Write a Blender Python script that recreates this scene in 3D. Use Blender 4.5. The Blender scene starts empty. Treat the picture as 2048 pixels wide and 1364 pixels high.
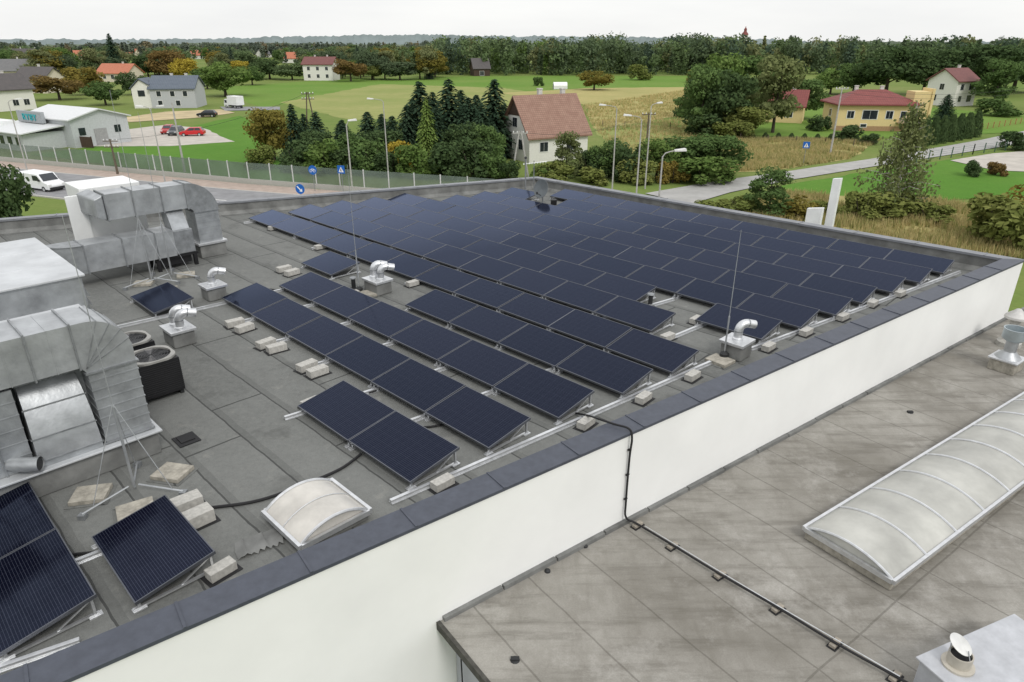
import bpy, bmesh, math, random
from math import sin, cos, pi, radians, sqrt, atan2
from mathutils import Vector, Matrix, noise
RN = random.Random(11)
SC = bpy.context.scene
COL = SC.collection
F = 1365.0
TH = radians(23.62); S_, C_ = sin(TH), cos(TH)
HC = 15.0; ZR = 8.6; ZP = 9.1; ZL = 7.2
K = 0.70711
V = Vector
def ray(px, py):
    yc = (682-py)/F
    return V(((px-1024)/F, C_+yc*S_, yc*C_-S_))
def G(px, py, z=0.0):
    r = ray(px, py); t = (z-HC)/r.z
    return V((r.x*t, r.y*t, z))
def at_depth(px, py, y):
    r = ray(px, py); t = y/r.y
    return V((r.x*t, y, HC+r.z*t))
def height_to(base, ty):
    r = ray(1024, ty); t = base.y/r.y
    return HC + r.z*t - base.z
def fwd(b): return b.y*C_ + (HC-b.z)*S_
def W(s, p, z=0.0): return V(((s+p)*K, (p-s)*K, ZR+z))
RS = radians(-45)

# ------------------------------------------------------------- materials
def nodes(name):
    m = bpy.data.materials.new(name); m.use_nodes = True
    nt = m.node_tree; b = nt.nodes['Principled BSDF']
    return m, nt, b
def nd(nt, t, **kw):
    n = nt.nodes.new(t)
    for k, v in kw.items(): setattr(n, k, v)
    return n
def mixc(nt, fac, a, b, blend='MIX'):
    n = nd(nt, 'ShaderNodeMix', data_type='RGBA', blend_type=blend)
    for i, x in ((0, fac), (6, a), (7, b)):
        if hasattr(x, 'is_output'): nt.links.new(x, n.inputs[i])
        elif i == 0: n.inputs[0].default_value = x
        else: n.inputs[i].default_value = (*x, 1)
    return n.outputs[2]
def mth(nt, op, a, b=None, c=None):
    n = nd(nt, 'ShaderNodeMath', operation=op)
    for i, x in enumerate((a, b, c)):
        if x is None: continue
        if hasattr(x, 'is_output'): nt.links.new(x, n.inputs[i])
        else: n.inputs[i].default_value = x
    return n.outputs[0]
def stripe(nt, v, period, width, off=0.0):
    return mth(nt, 'LESS_THAN', mth(nt, 'FRACT', mth(nt, 'ADD', mth(nt, 'MULTIPLY', v, 1/period), off)), width/period)
def coords(nt, kind='Object', rz=0.0, sc=(1, 1, 1)):
    tc = nd(nt, 'ShaderNodeTexCoord'); mp = nd(nt, 'ShaderNodeMapping')
    nt.links.new(tc.outputs[kind], mp.inputs[0])
    mp.inputs['Rotation'].default_value = (0, 0, rz); mp.inputs['Scale'].default_value = sc
    return mp.outputs[0]
def noisef(nt, vec, scale, detail=5, rough=.6):
    n = nd(nt, 'ShaderNodeTexNoise'); nt.links.new(vec, n.inputs['Vector'])
    n.inputs['Scale'].default_value = scale; n.inputs['Detail'].default_value = detail; n.inputs['Roughness'].default_value = rough
    return n.outputs[0]
def ramp(nt, f, lo, hi):
    n = nd(nt, 'ShaderNodeMapRange'); nt.links.new(f, n.inputs[0])
    n.inputs[1].default_value = lo; n.inputs[2].default_value = hi
    return n.outputs[0]
def bumpn(nt, b, h, strength=.3, dist=.02):
    n = nd(nt, 'ShaderNodeBump'); n.inputs['Strength'].default_value = strength; n.inputs['Distance'].default_value = dist
    nt.links.new(h, n.inputs['Height']); nt.links.new(n.outputs[0], b.inputs['Normal'])
MC = {}
def M(name, c, rough=.6, metal=0, var=.15, scale=4., c2=None, bump=0., spec=.4, alpha=1., bs=6, bd=.02):
    if name in MC: return MC[name]
    m, nt, b = nodes(name)
    v = coords(nt); n = noisef(nt, v, scale)
    lo = tuple(x*(1-var) for x in c); hi = c2 or tuple(min(1, x*(1+var)) for x in c)
    nt.links.new(mixc(nt, ramp(nt, n, .3, .7), lo, hi), b.inputs['Base Color'])
    b.inputs['Roughness'].default_value = rough; b.inputs['Metallic'].default_value = metal
    b.inputs['Specular IOR Level'].default_value = spec; b.inputs['Alpha'].default_value = alpha
    if bump: bumpn(nt, b, noisef(nt, v, scale*bs), bump, bd)
    MC[name] = m
    return m
def tilemat(name, c, c2, sx, sy):
    m, nt, b = nodes(name)
    v = coords(nt); sp = nd(nt, 'ShaderNodeSeparateXYZ'); nt.links.new(v, sp.inputs[0])
    a = stripe(nt, sp.outputs[0], sx, sx*.18); d = stripe(nt, sp.outputs[2], sy, sy*.25)
    n = ramp(nt, noisef(nt, v, 1.3), .3, .7)
    n2 = ramp(nt, noisef(nt, v, 9), .3, .7)
    col = mixc(nt, n, c, c2); col = mixc(nt, mth(nt, 'MULTIPLY', n2, .5), col, tuple(x*.6 for x in c))
    col = mixc(nt, mth(nt, 'MULTIPLY', mth(nt, 'MAXIMUM', a, d), .45), col, tuple(x*.3 for x in c))
    nt.links.new(col, b.inputs['Base Color']); b.inputs['Roughness'].default_value = .7
    return m
def membrane():
    m, nt, b = nodes('membrane')
    v = coords(nt, rz=radians(45)); sp = nd(nt, 'ShaderNodeSeparateXYZ'); nt.links.new(v, sp.inputs[0])
    s, p = sp.outputs[0], sp.outputs[1]
    wob = mth(nt, 'MULTIPLY', noisef(nt, v, 1.5, 3), .07)
    pw = mth(nt, 'ADD', p, wob)
    fl = mth(nt, 'FLOOR', pw)
    wn = nd(nt, 'ShaderNodeTexWhiteNoise', noise_dimensions='1D'); nt.links.new(fl, wn.inputs['W'])
    seam = stripe(nt, pw, 1.0, .03)
    s2 = mth(nt, 'ADD', mth(nt, 'ADD', s, wob), mth(nt, 'MULTIPLY', wn.outputs[0], 6.0))
    cross = stripe(nt, s2, 6.0, .04)
    big = ramp(nt, noisef(nt, v, .35, 6, .65), .35, .68)
    gran = ramp(nt, noisef(nt, v, 45, 3), .25, .75)
    mid = ramp(nt, noisef(nt, v, 11, 6, .75), .32, .68)
    c = mixc(nt, big, (.118, .121, .115), (.182, .186, .176))
    c = mixc(nt, mth(nt, 'MULTIPLY', wn.outputs[0], .3), c, (.2, .203, .192))
    c = mixc(nt, mth(nt, 'MULTIPLY', gran, .42), c, (.07, .072, .068))
    c = mixc(nt, mth(nt, 'MULTIPLY', mid, .38), c, (.23, .235, .222))
    spot = ramp(nt, noisef(nt, v, 2.2, 8, .7), .58, .74)
    c = mixc(nt, mth(nt, 'MULTIPLY', spot, .5), c, (.275, .27, .245))
    dk = ramp(nt, noisef(nt, v, .9, 6, .6), .58, .68)
    c = mixc(nt, mth(nt, 'MULTIPLY', dk, .5), c, (.075, .076, .072))
    sl_ = mth(nt, 'MULTIPLY', stripe(nt, pw, 1.0, .12, -.03), .35)
    c = mixc(nt, sl_, c, (.085, .087, .083))
    c = mixc(nt, mth(nt, 'MULTIPLY', mth(nt, 'MAXIMUM', seam, cross), .75), c, (.034, .035, .034))
    nt.links.new(c, b.inputs['Base Color']); b.inputs['Roughness'].default_value = .9
    b.inputs['Specular IOR Level'].default_value = .15
    bumpn(nt, b, gran, .4, .012)
    return m
WA = atan2(.5935, .8048)   # bearing of the white wall
def oldroof():
    m, nt, b = nodes('oldroof')
    v = coords(nt, rz=-WA); sp = nd(nt, 'ShaderNodeSeparateXYZ'); nt.links.new(v, sp.inputs[0])
    wob = mth(nt, 'MULTIPLY', noisef(nt, v, .8, 4), .08)
    seam = stripe(nt, mth(nt, 'ADD', sp.outputs[0], wob), 1.05, .028)
    cross = stripe(nt, mth(nt, 'ADD', sp.outputs[1], wob), 4.2, .03, .3)
    big = ramp(nt, noisef(nt, v, .38, 9, .62), .36, .64)
    v2 = coords(nt, rz=-WA+.25, sc=(.38, 3.0, 1))
    streak = ramp(nt, noisef(nt, v2, 1.0, 9, .72), .48, .66)
    v3 = coords(nt, rz=-WA, sc=(2.4, .5, 1))
    streak2 = ramp(nt, noisef(nt, v3, 1.0, 9, .72), .50, .70)
    gran = ramp(nt, noisef(nt, v, 40, 4), .25, .75)
    mid = ramp(nt, noisef(nt, v, 7, 7, .8), .3, .7)
    c = mixc(nt, big, (.20, .188, .163), (.37, .356, .322))
    c = mixc(nt, mth(nt, 'MULTIPLY', streak, .6), c, (.105, .096, .08))
    c = mixc(nt, mth(nt, 'MULTIPLY', streak2, .38), c, (.14, .128, .106))
    pale = ramp(nt, noisef(nt, v, .9, 10, .75), .53, .70)
    c = mixc(nt, mth(nt, 'MULTIPLY', pale, .55), c, (.50, .485, .45))
    c = mixc(nt, mth(nt, 'MULTIPLY', mid, .3), c, (.16, .148, .125))
    c = mixc(nt, mth(nt, 'MULTIPLY', gran, .25), c, (.09, .082, .066))
    c = mixc(nt, mth(nt, 'MULTIPLY', mth(nt, 'MAXIMUM', seam, cross), .42), c, (.07, .064, .052))
    nt.links.new(c, b.inputs['Base Color']); b.inputs['Roughness'].default_value = .85
    b.inputs['Specular IOR Level'].default_value = .2
    bumpn(nt, b, gran, .3, .01)
    return m
def glassmat():
    m, nt, b = nodes('panel_glass')
    v = coords(nt); sp = nd(nt, 'ShaderNodeSeparateXYZ'); nt.links.new(v, sp.inputs[0])
    x, y = sp.outputs[0], sp.outputs[1]
    g = mth(nt, 'MAXIMUM', stripe(nt, x, .1725, .005, .02), stripe(nt, y, .1716, .006, .02))
    bus = stripe(nt, y, .0343, .0045)
    oi = nd(nt, 'ShaderNodeObjectInfo')
    c = mixc(nt, oi.outputs['Random'], (.0022, .0026, .007), (.0032, .0038, .010))
    c = mixc(nt, mth(nt, 'MULTIPLY', bus, .6), c, (.055, .06, .082))
    c = mixc(nt, mth(nt, 'MULTIPLY', g, .45), c, (.035, .039, .054))
    df = nd(nt, 'ShaderNodeBsdfDiffuse'); nt.links.new(c, df.inputs[0])
    gl = nd(nt, 'ShaderNodeBsdfGlossy'); gl.inputs['Roughness'].default_value = .12
    nt.links.new(mixc(nt, oi.outputs['Random'], (.46, .56, .82), (.51, .60, .85)), gl.inputs[0])
    fr = nd(nt, 'ShaderNodeFresnel'); fr.inputs[0].default_value = 1.38
    lw = nd(nt, 'ShaderNodeLayerWeight'); lw.inputs[0].default_value = .5
    graze_sheen = mth(nt, 'MULTIPLY', ramp(nt, lw.outputs['Facing'], .62, .84), .28)  # painted sheen: extra sky reflection mixed in at grazing view angles
    mx = nd(nt, 'ShaderNodeMixShader'); nt.links.new(mth(nt, 'ADD', mth(nt, 'MULTIPLY', fr.outputs[0], .78), graze_sheen), mx.inputs[0])
    nt.links.new(df.outputs[0], mx.inputs[1]); nt.links.new(gl.outputs[0], mx.inputs[2])
    nt.links.new(mx.outputs[0], nt.nodes['Material Output'].inputs[0])
    return m
def leafmat(name, c1, c2, c3=None, tl=.3):
    if name in MC: return MC[name]
    m, nt, b = nodes(name)
    g = nd(nt, 'ShaderNodeNewGeometry'); oi = nd(nt, 'ShaderNodeObjectInfo')
    v = coords(nt); n = ramp(nt, noisef(nt, v, 5, 3), .35, .65)
    f = mth(nt, 'ADD', mth(nt, 'MULTIPLY', g.outputs['Random Per Island'], .55), mth(nt, 'MULTIPLY', n, .45))
    c = mixc(nt, f, c1, c2)
    c = mixc(nt, mth(nt, 'MULTIPLY', oi.outputs['Random'], .35), c, c3 or tuple(x*.75 for x in c1))
    df = nd(nt, 'ShaderNodeBsdfDiffuse'); nt.links.new(c, df.inputs[0])
    tr = nd(nt, 'ShaderNodeBsdfTranslucent'); nt.links.new(c, tr.inputs[0])
    mx = nd(nt, 'ShaderNodeMixShader'); mx.inputs[0].default_value = tl
    out = nt.nodes['Material Output']
    nt.links.new(df.outputs[0], mx.inputs[1]); nt.links.new(tr.outputs[0], mx.inputs[2]); nt.links.new(mx.outputs[0], out.inputs[0])
    MC[name] = m
    return m
def grassmat(name, ca, cb, cc, s1=.05, s2=.8):
    if name in MC: return MC[name]
    m, nt, b = nodes(name)
    v = coords(nt)
    n1 = ramp(nt, noisef(nt, v, s1, 7, .65), .36, .64); n2 = ramp(nt, noisef(nt, v, s2, 7, .7), .3, .7)
    n3 = ramp(nt, noisef(nt, v, s2*7, 4, .7), .3, .7)
    c = mixc(nt, n1, ca, cb); c = mixc(nt, mth(nt, 'MULTIPLY', n2, .6), c, cc)
    c = mixc(nt, mth(nt, 'MULTIPLY', n3, .4), c, tuple(x*.5 for x in ca))
    nt.links.new(c, b.inputs['Base Color']); b.inputs['Roughness'].default_value = .95
    b.inputs['Specular IOR Level'].default_value = .05
    MC[name] = m
    return m
mMem = membrane(); mOld = oldroof(); mGlass = glassmat()
mWall = M('stucco', (.765, .768, .752), .85, var=.05, scale=.5, bump=.08, spec=.2)
mCop = M('coping', (.066, .073, .092), .5, .15, var=.14, scale=7, bump=.06, spec=.4)
mCop2 = M('coping2', (.20, .208, .222), .5, .2, var=.15, scale=3, spec=.4)
mUp = M('upstand', (.16, .162, .155), .85, var=.35, scale=2, bump=.3)
mFrame = M('frame', (.13, .137, .155), .35, .7, var=.08)
mAlu = M('alu', (.62, .63, .64), .38, .75, var=.12, scale=8)
mGalv = M('galv', (.40, .415, .425), .43, .6, var=.24, scale=2.2, bump=.25, bs=1.6, bd=.05)
mGalvB = M('galvb', (.34, .355, .365), .45, .6, var=.26, scale=2.6, bump=.25, bs=1.6, bd=.05)
mGalv2 = M('galv2', (.27, .282, .29), .5, .6, var=.25, scale=5)
mWhiteMet = M('whitemet', (.74, .75, .74), .5, .1, var=.07, scale=2)
mLid = M('lidmet', (.50, .515, .525), .5, .3, var=.14, scale=1.5)
mDark = M('dark', (.02, .021, .022), .6, var=.3)
mBlack = M('black', (.008, .008, .009), .5, var=.2)
mConc = M('conc', (.40, .39, .36), .9, var=.22, scale=14, bump=.3)
mConcOld = M('concold', (.31, .29, .245), .9, var=.35, scale=8, bump=.3)
mPlast = M('poly', (.375, .373, .342), .35, var=.26, scale=1.0, spec=.35)
mPlast2 = M('poly2', (.48, .46, .42), .25, var=.16, scale=2.4, spec=.5)
mBlue = M('bluepipe', (.02, .12, .3), .4)
mRub = M('rubber', (.012, .012, .013), .7)
mWood = M('timber', (.30, .27, .225), .9, var=.3, scale=12)
mPole = M('poleconc', (.38, .37, .35), .9, var=.2)
mPoleW = M('polewood', (.12, .095, .07), .9, var=.3)
mTrunk = M('bark', (.07, .055, .042), .95, var=.4, scale=10)
mBirch = M('birchbark', (.45, .43, .39), .9, var=.5, scale=9)
mWin = M('pane', (.02, .025, .032), .12, var=.3, scale=1.5, spec=.6)
mWinF = M('winframe', (.7, .7, .68), .6, var=.05)
mAsph = M('asphalt', (.22, .22, .225), .9, var=.18, scale=.7)
mPave = M('pavement', (.36, .29, .245), .9, var=.15, scale=1.2)
mGrav = M('gravel', (.42, .39, .345), .95, var=.15, scale=.6)
mSand = M('sand', (.42, .34, .20), .95, var=.25, scale=.3)
mBar = M('barrierglass', (.16, .205, .17), .3, var=.25, scale=.3, alpha=.5)
mBarP = M('barrierpost', (.5, .51, .5), .6, .1)
mSignB = M('signblue', (.01, .11, .42), .4, var=.03)
mSignW = M('signwhite', (.8, .8, .8), .4, var=.03)
mTeal = M('teal', (.02, .33, .36), .5, var=.05)

# ------------------------------------------------------------- mesh builder
class MB:
    def __init__(s): s.v = []; s.f = []; s.m = []
    def add(s, vs, fs, mi=0):
        o = len(s.v); s.v += [tuple(v) for v in vs]
        s.f += [tuple(i+o for i in f) for f in fs]; s.m += [mi]*len(fs); return s
    def hexa(s, p, mi=0):
        return s.add(p, [(0, 3, 2, 1), (4, 5, 6, 7), (0, 1, 5, 4), (1, 2, 6, 5), (2, 3, 7, 6), (3, 0, 4, 7)], mi)
    def box(s, x0, x1, y0, y1, z0, z1, mi=0):
        return s.hexa([(x0, y0, z0), (x1, y0, z0), (x1, y1, z0), (x0, y1, z0), (x0, y0, z1), (x1, y0, z1), (x1, y1, z1), (x0, y1, z1)], mi)
    def beam(s, a, b, w, h, mi=0):
        a = V(a); b = V(b); d = (b-a).normalized()
        u = d.cross(V((0, 0, 1)))
        if u.length < 1e-4: u = V((1, 0, 0))
        u.normalize(); n = u.cross(d); u = u*w/2; n = n*h/2
        return s.hexa([a-u-n, a+u-n, a+u+n, a-u+n, b-u-n, b+u-n, b+u+n, b-u+n], mi)
    def extr(s, poly, org, au, av, d, e0, e1, mi=0):
        org = V(org); au = V(au); av = V(av); d = V(d); n = len(poly)
        vs = [org+au*a+av*b+d*e0 for a, b in poly]+[org+au*a+av*b+d*e1 for a, b in poly]
        fs = [tuple(range(n))[::-1], tuple(range(n, 2*n))]+[(i, (i+1) % n, n+(i+1) % n, n+i) for i in range(n)]
        return s.add(vs, fs, mi)
    def loft(s, rings, mi=0):
        k = len(rings[0]); n = len(rings); vs = [p for r in rings for p in r]; fs = []
        for i in range(n-1):
            for j in range(k): fs.append((k*i+j, k*i+(j+1) % k, k*i+k+(j+1) % k, k*i+k+j))
        fs += [tuple(range(k)), tuple(range(k*(n-1), k*n))[::-1]]
        return s.add(vs, fs, mi)
    def elbow(s, c, a0, a1, d, e0, e1, ri, ro, n=12, mi=0, ang=pi/2):
        c = V(c); a0 = V(a0); a1 = V(a1); d = V(d); R_ = []
        for i in range(n+1):
            a = ang*i/n; u = a0*cos(a)+a1*sin(a)
            R_.append([c+u*ri+d*e0, c+u*ro+d*e0, c+u*ro+d*e1, c+u*ri+d*e1])
        return s.loft(R_, mi)
    def tube(s, pts, r, n=8, r2=None, mi=0, cap=True):
        pts = [V(p) for p in pts]; L = len(pts); vs = []; fs = []
        t = (pts[1]-pts[0]).normalized()
        u = t.cross(V((0, 0, 1)))
        if u.length < 1e-3: u = V((1, 0, 0))
        u.normalize()
        for i, p in enumerate(pts):
            t = (pts[min(i+1, L-1)]-pts[max(i-1, 0)]).normalized()
            u = (u-t*u.dot(t)).normalized(); w = t.cross(u)
            rr = r if r2 is None else r+(r2-r)*i/(L-1)
            vs += [p+u*(rr*cos(2*pi*k/n))+w*(rr*sin(2*pi*k/n)) for k in range(n)]
        for i in range(L-1):
            for k in range(n): fs.append((i*n+k, i*n+(k+1) % n, (i+1)*n+(k+1) % n, (i+1)*n+k))
        if cap: fs += [tuple(range(n))[::-1], tuple(range((L-1)*n, L*n))]
        return s.add(vs, fs, mi)
    def lathe(s, prof, n=20, c=(0, 0, 0), mi=0):
        c = V(c); vs = []; fs = []; L = len(prof)
        for r, z in prof: vs += [c+V((r*cos(2*pi*k/n), r*sin(2*pi*k/n), z)) for k in range(n)]
        for i in range(L-1):
            for k in range(n): fs.append((i*n+k, i*n+(k+1) % n, (i+1)*n+(k+1) % n, (i+1)*n+k))
        return s.add(vs, fs, mi)
    def mesh(s, name, mats, recalc=True, smooth=False):
        me = bpy.data.meshes.new(name); me.from_pydata(s.v, [], s.f)
        for m in (mats if isinstance(mats, list) else [mats]): me.materials.append(m)
        if isinstance(mats, list): me.polygons.foreach_set('material_index', s.m)
        if recalc:
            bm = bmesh.new(); bm.from_mesh(me); bmesh.ops.recalc_face_normals(bm, faces=bm.faces[:]); bm.to_mesh(me); bm.free()
        if smooth: me.shade_smooth()
        me.update(); return me
    def build(s, name, mats, parent=None, smooth=False, bevel=0, recalc=True, ang=None):
        me = s.mesh(name, mats, recalc, smooth)
        if smooth and ang is None:
            try: me.set_sharp_from_angle(angle=radians(40))
            except Exception: pass
        return put(name, me, parent, bevel)
def put(name, me, parent=None, bevel=0):
    o = bpy.data.objects.new(name, me); COL.objects.link(o)
    if parent: o.parent = parent
    if bevel:
        b = o.modifiers.new('bevel', 'BEVEL'); b.width = bevel; b.segments = 2; b.limit_method = 'ANGLE'
    return o
def tag(o, label=None, cat=None, group=None, kind=None):
    if label: o['label'] = label
    if cat: o['category'] = cat
    if group: o['group'] = group
    if kind: o['kind'] = kind
    return o
def T(name, label, cat, loc=(0, 0, 0), rz=0.0, group=None):
    o = bpy.data.objects.new(name, None); COL.objects.link(o); o.empty_display_size = .2
    o.location = loc; o.rotation_euler = (0, 0, rz)
    return tag(o, label, cat, group)
def dup(root, loc, rz=None, label=None, group=None, cat=None):
    def rec(o, par):
        c = o.copy(); COL.objects.link(c)
        if par: c.parent = par
        for ch in list(o.children): rec(ch, c)
        return c
    r = rec(root, None); r.location = loc
    if rz is not None: r.rotation_euler = (0, 0, rz)
    if label: r['label'] = label
    if group: r['group'] = group
    if cat: r['category'] = cat
    return r
ORD = ['first', 'second', 'third', 'fourth', 'fifth', 'sixth', 'seventh', 'eighth', 'ninth', 'tenth', 'eleventh', 'twelfth', 'thirteenth', 'fourteenth', 'fifteenth', 'sixteenth']

# ------------------------------------------------------------- camera, light, sky
cam = bpy.data.objects.new('camera', bpy.data.cameras.new('camera')); COL.objects.link(cam)
cam.location = (0, 0, HC); cam.rotation_euler = (pi/2-TH, 0, 0)
cam.data.sensor_width = 36; cam.data.lens = F/2048*36; cam.data.clip_end = 30000
SC.camera = cam
el, az = radians(46), atan2(.45, -.8)     # sun bearing measured from +y clockwise
sv = V((sin(az)*cos(el), cos(az)*cos(el), sin(el)))
sl = bpy.data.lights.new('sun', 'SUN'); sl.energy = 1.5; sl.angle = radians(16); sl.color = (1, .97, .925)
so = bpy.data.objects.new('sun', sl); COL.objects.link(so); so.rotation_euler = sv.to_track_quat('Z', 'Y').to_euler(); so.location = (0, 0, 60)
w = bpy.data.worlds.new('World'); SC.world = w; w.use_nodes = True
nt = w.node_tree; nt.nodes.clear()
out = nd(nt, 'ShaderNodeOutputWorld'); sky = nd(nt, 'ShaderNodeTexSky', sky_type='NISHITA'); sky.sun_disc = False
sky.sun_elevation = el; sky.sun_rotation = az
b1 = nd(nt, 'ShaderNodeBackground'); b1.inputs[1].default_value = .1; nt.links.new(sky.outputs[0], b1.inputs[0])
tc = nd(nt, 'ShaderNodeTexCoord'); sp = nd(nt, 'ShaderNodeSeparateXYZ'); nt.links.new(tc.outputs['Generated'], sp.inputs[0])
mp = nd(nt, 'ShaderNodeMapping'); mp.inputs['Scale'].default_value = (1, 1, 6); nt.links.new(tc.outputs['Generated'], mp.inputs[0])
cl = ramp(nt, noisef(nt, mp.outputs[0], 2.6, 6, .55), .35, .7)
cc = mixc(nt, cl, (1.0, 1.0, .985), (.90, .905, .905))
cc = mixc(nt, mth(nt, 'MAXIMUM', mth(nt, 'MULTIPLY', sp.outputs[2], 1.0), 0.0), cc, (1.34, 1.35, 1.38))
b2 = nd(nt, 'ShaderNodeBackground'); b2.inputs[1].default_value = 1.0; nt.links.new(cc, b2.inputs[0])
mx = nd(nt, 'ShaderNodeMixShader'); mx.inputs[0].default_value = .94
nt.links.new(b1.outputs[0], mx.inputs[1]); nt.links.new(b2.outputs[0], mx.inputs[2]); nt.links.new(mx.outputs[0], out.inputs[0])
SC.view_settings.view_transform = 'Standard'; SC.view_settings.look = 'None'; SC.view_settings.exposure = 0

# ------------------------------------------------------------- white building
def offs(poly, d):
    n = len(poly); r = []
    for i in range(n):
        p0, p1, p2 = V(poly[i-1]), V(poly[i]), V(poly[(i+1) % n])
        e1 = (p1-p0).normalized(); e2 = (p2-p1).normalized()
        n1 = V((-e1.y, e1.x)); n2 = V((-e2.y, e2.x))
        bis = (n1+n2).normalized(); r.append(p1+bis*(d/bis.dot(n1)))
    return r
cr = G(2053, 518, ZP).xy; cf = G(1075, 352, ZP).xy
wd = V((.8048, .5935)); wn_ = V((.5935, -.8048))
nl = cr-wd*39
lf = cf+(G(0, 435, ZP).xy-cf)*1.45
OUT = [nl, cr, cf, lf]
IN = offs(OUT, .44); WO = offs(OUT, .04)
bld = T('flat_roofed_building', 'large white flat roofed building with dark coping carrying the solar panels', 'building', (0, 0, 0))
mb = MB()
for i in range(4):
    a, b = WO[i], WO[(i+1) % 4]
    mb.add([(a.x, a.y, 0), (b.x, b.y, 0), (b.x, b.y, ZP-.05), (a.x, a.y, ZP-.05)], [(0, 1, 2, 3)])
mb.build('wall', mWall, bld, recalc=False)
II = offs(OUT, .40)
MB().add([(p.x, p.y, ZR) for p in II], [(0, 1, 2, 3)]).build('roof_membrane', mMem, bld, recalc=False)
mb = MB()
for i in range(4):
    a, b = II[i], II[(i+1) % 4]; c, d = offs(OUT, .55)[i], offs(OUT, .55)[(i+1) % 4]
    mb.add([(b.x, b.y, ZR), (a.x, a.y, ZR), (a.x, a.y, ZP-.05), (b.x, b.y, ZP-.05)], [(0, 1, 2, 3)])
    mb.add([(d.x, d.y, ZR+.004), (c.x, c.y, ZR+.004), (a.x, a.y, ZR+.13), (b.x, b.y, ZR+.13)], [(0, 1, 2, 3)])
mb.build('parapet', mUp, bld, recalc=False)
for i in range(4):
    a, b, c, d = OUT[i], OUT[(i+1) % 4], IN[(i+1) % 4], IN[i]
    mb = MB().hexa([(a.x, a.y, ZP-.07), (b.x, b.y, ZP-.07), (c.x, c.y, ZP-.07), (d.x, d.y, ZP-.07), (a.x, a.y, ZP-.02), (b.x, b.y, ZP-.02), (c.x, c.y, ZP+.0), (d.x, d.y, ZP+.0)])
    L = (b-a).length; e = (b-a)/L; q = V((-e.y, e.x))
    k = 1.0
    while k < L-.6:
        m0 = a+e*k
        mb.beam((m0.x-q.x*.004, m0.y-q.y*.004, ZP-.012), (m0.x+q.x*.445, m0.y+q.y*.445, ZP+.004), .035, .016)
        k += 1.45 if i == 0 else 1.9
    mb.build('coping', mCop if i == 0 else mCop2, bld)

# ------------------------------------------------------------- lower annex
S0 = G(890, 1255, ZL).xy
S0 = WO[1]+wd*((S0-WO[1]).dot(wd))
def A(x, y, z=0): q = S0+wd*x+wn_*y; return V((q.x, q.y, ZL+z))
ann = T('annex_building', 'lower annex with weathered grey roof against the white wall', 'building', (0, 0, 0))
q = [A(0, .003), A(0, 22), A(26, 22), A(26, .003)]
MB().add(q, [(0, 1, 2, 3)]).build('roof_membrane', mOld, ann, recalc=False)
mb = MB()
q = [A(.25, .01), A(.25, 21.8), A(25.8, 21.8), A(25.8, .01)]
for i in range(3):
    a, b = q[i], q[i+1]
    mb.add([(a.x, a.y, 0), (b.x, b.y, 0), (b.x, b.y, ZL-.06), (a.x, a.y, ZL-.06)], [(0, 1, 2, 3)])
mb.build('wall', M('annexwall', (.42, .43, .47), .8, var=.05), ann, recalc=False)
mb = MB(); mb.beam(A(-.03, .01, -.05), A(-.03, 22, -.05), .06, .14); mb.build('edge_trim', M('trimgrey', (.06, .058, .05), .8, var=.4, scale=9), ann)
mb = MB()
for k in range(24): mb.beam(A(.05+1.08*k, .035, .035), A(1.1+1.08*k, .035, .035), .07+.01*(k % 3), .07+.01*(k % 2))
mb.build('wall_flashing', mUp, ann)
MB().tube([A(.14, .03, -.1), A(.14, .12, -.35), A(.16, .3, -.5), A(.2, .3, -3)], .012, 6).build('conductor_wire', mRub, ann)

# ------------------------------------------------------------- solar panels
PL, PD, PT = 1.722, 1.035, .17
def make_panel():
    r = T('solar_panel', 'x', 'solar panel', (0, 0, 0), RS, 'solar panels on the flat roof')
    g = MB().box(.014, PL-.014, .014, PD-.014, 0, .03).build('glass', mGlass, r)
    fr = MB()
    fr.box(0, PL, 0, .015, -.012, .034).box(0, PL, PD-.015, PD, -.012, .034).box(0, .015, .015, PD-.015, -.012, .034).box(PL-.015, PL, .015, PD-.015, -.012, .034)
    f = fr.build('frame', mFrame, r)
    bk = MB().box(.25, .29, .05, .95, -.04, -.015).box(PL-.29, PL-.25, .05, .95, -.04, -.015).build('mounting_bracket', mAlu, r)
    for o in (g, f, bk): o.location = (0, 0, .13); o.rotation_euler = (PT, 0, 0)
    for x in (.05, PL-.05):
        MB().box(x-.02, x+.02, .94, .97, .02, .272).box(x-.045, x+.045, .88, 1.03, .0, .02).build('rear_leg', mAlu, r)
        MB().box(x-.02, x+.02, .03, .06, .02, .115).box(x-.045, x+.045, -.04, .12, .0, .02).build('front_foot', mAlu, r)
        MB().box(x-.018, x+.018, -.03, 1.0, .022, .05).build('base_rail', mAlu, r)
        MB().beam((x, .55, .05), (x, .93, .25), .02, .02).build('brace', mAlu, r)
    return r
panel0 = make_panel(); first = [True]
def put_panel(s, p, label):
    if first[0]:
        first[0] = False; panel0.location = W(s, p); panel0['label'] = label; return panel0
    r = dup(panel0, W(s, p), RS, label)
    r.rotation_euler = (RN.uniform(-.007, .007), RN.uniform(-.004, .004), RS+RN.uniform(-.003, .003))
    return r
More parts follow.
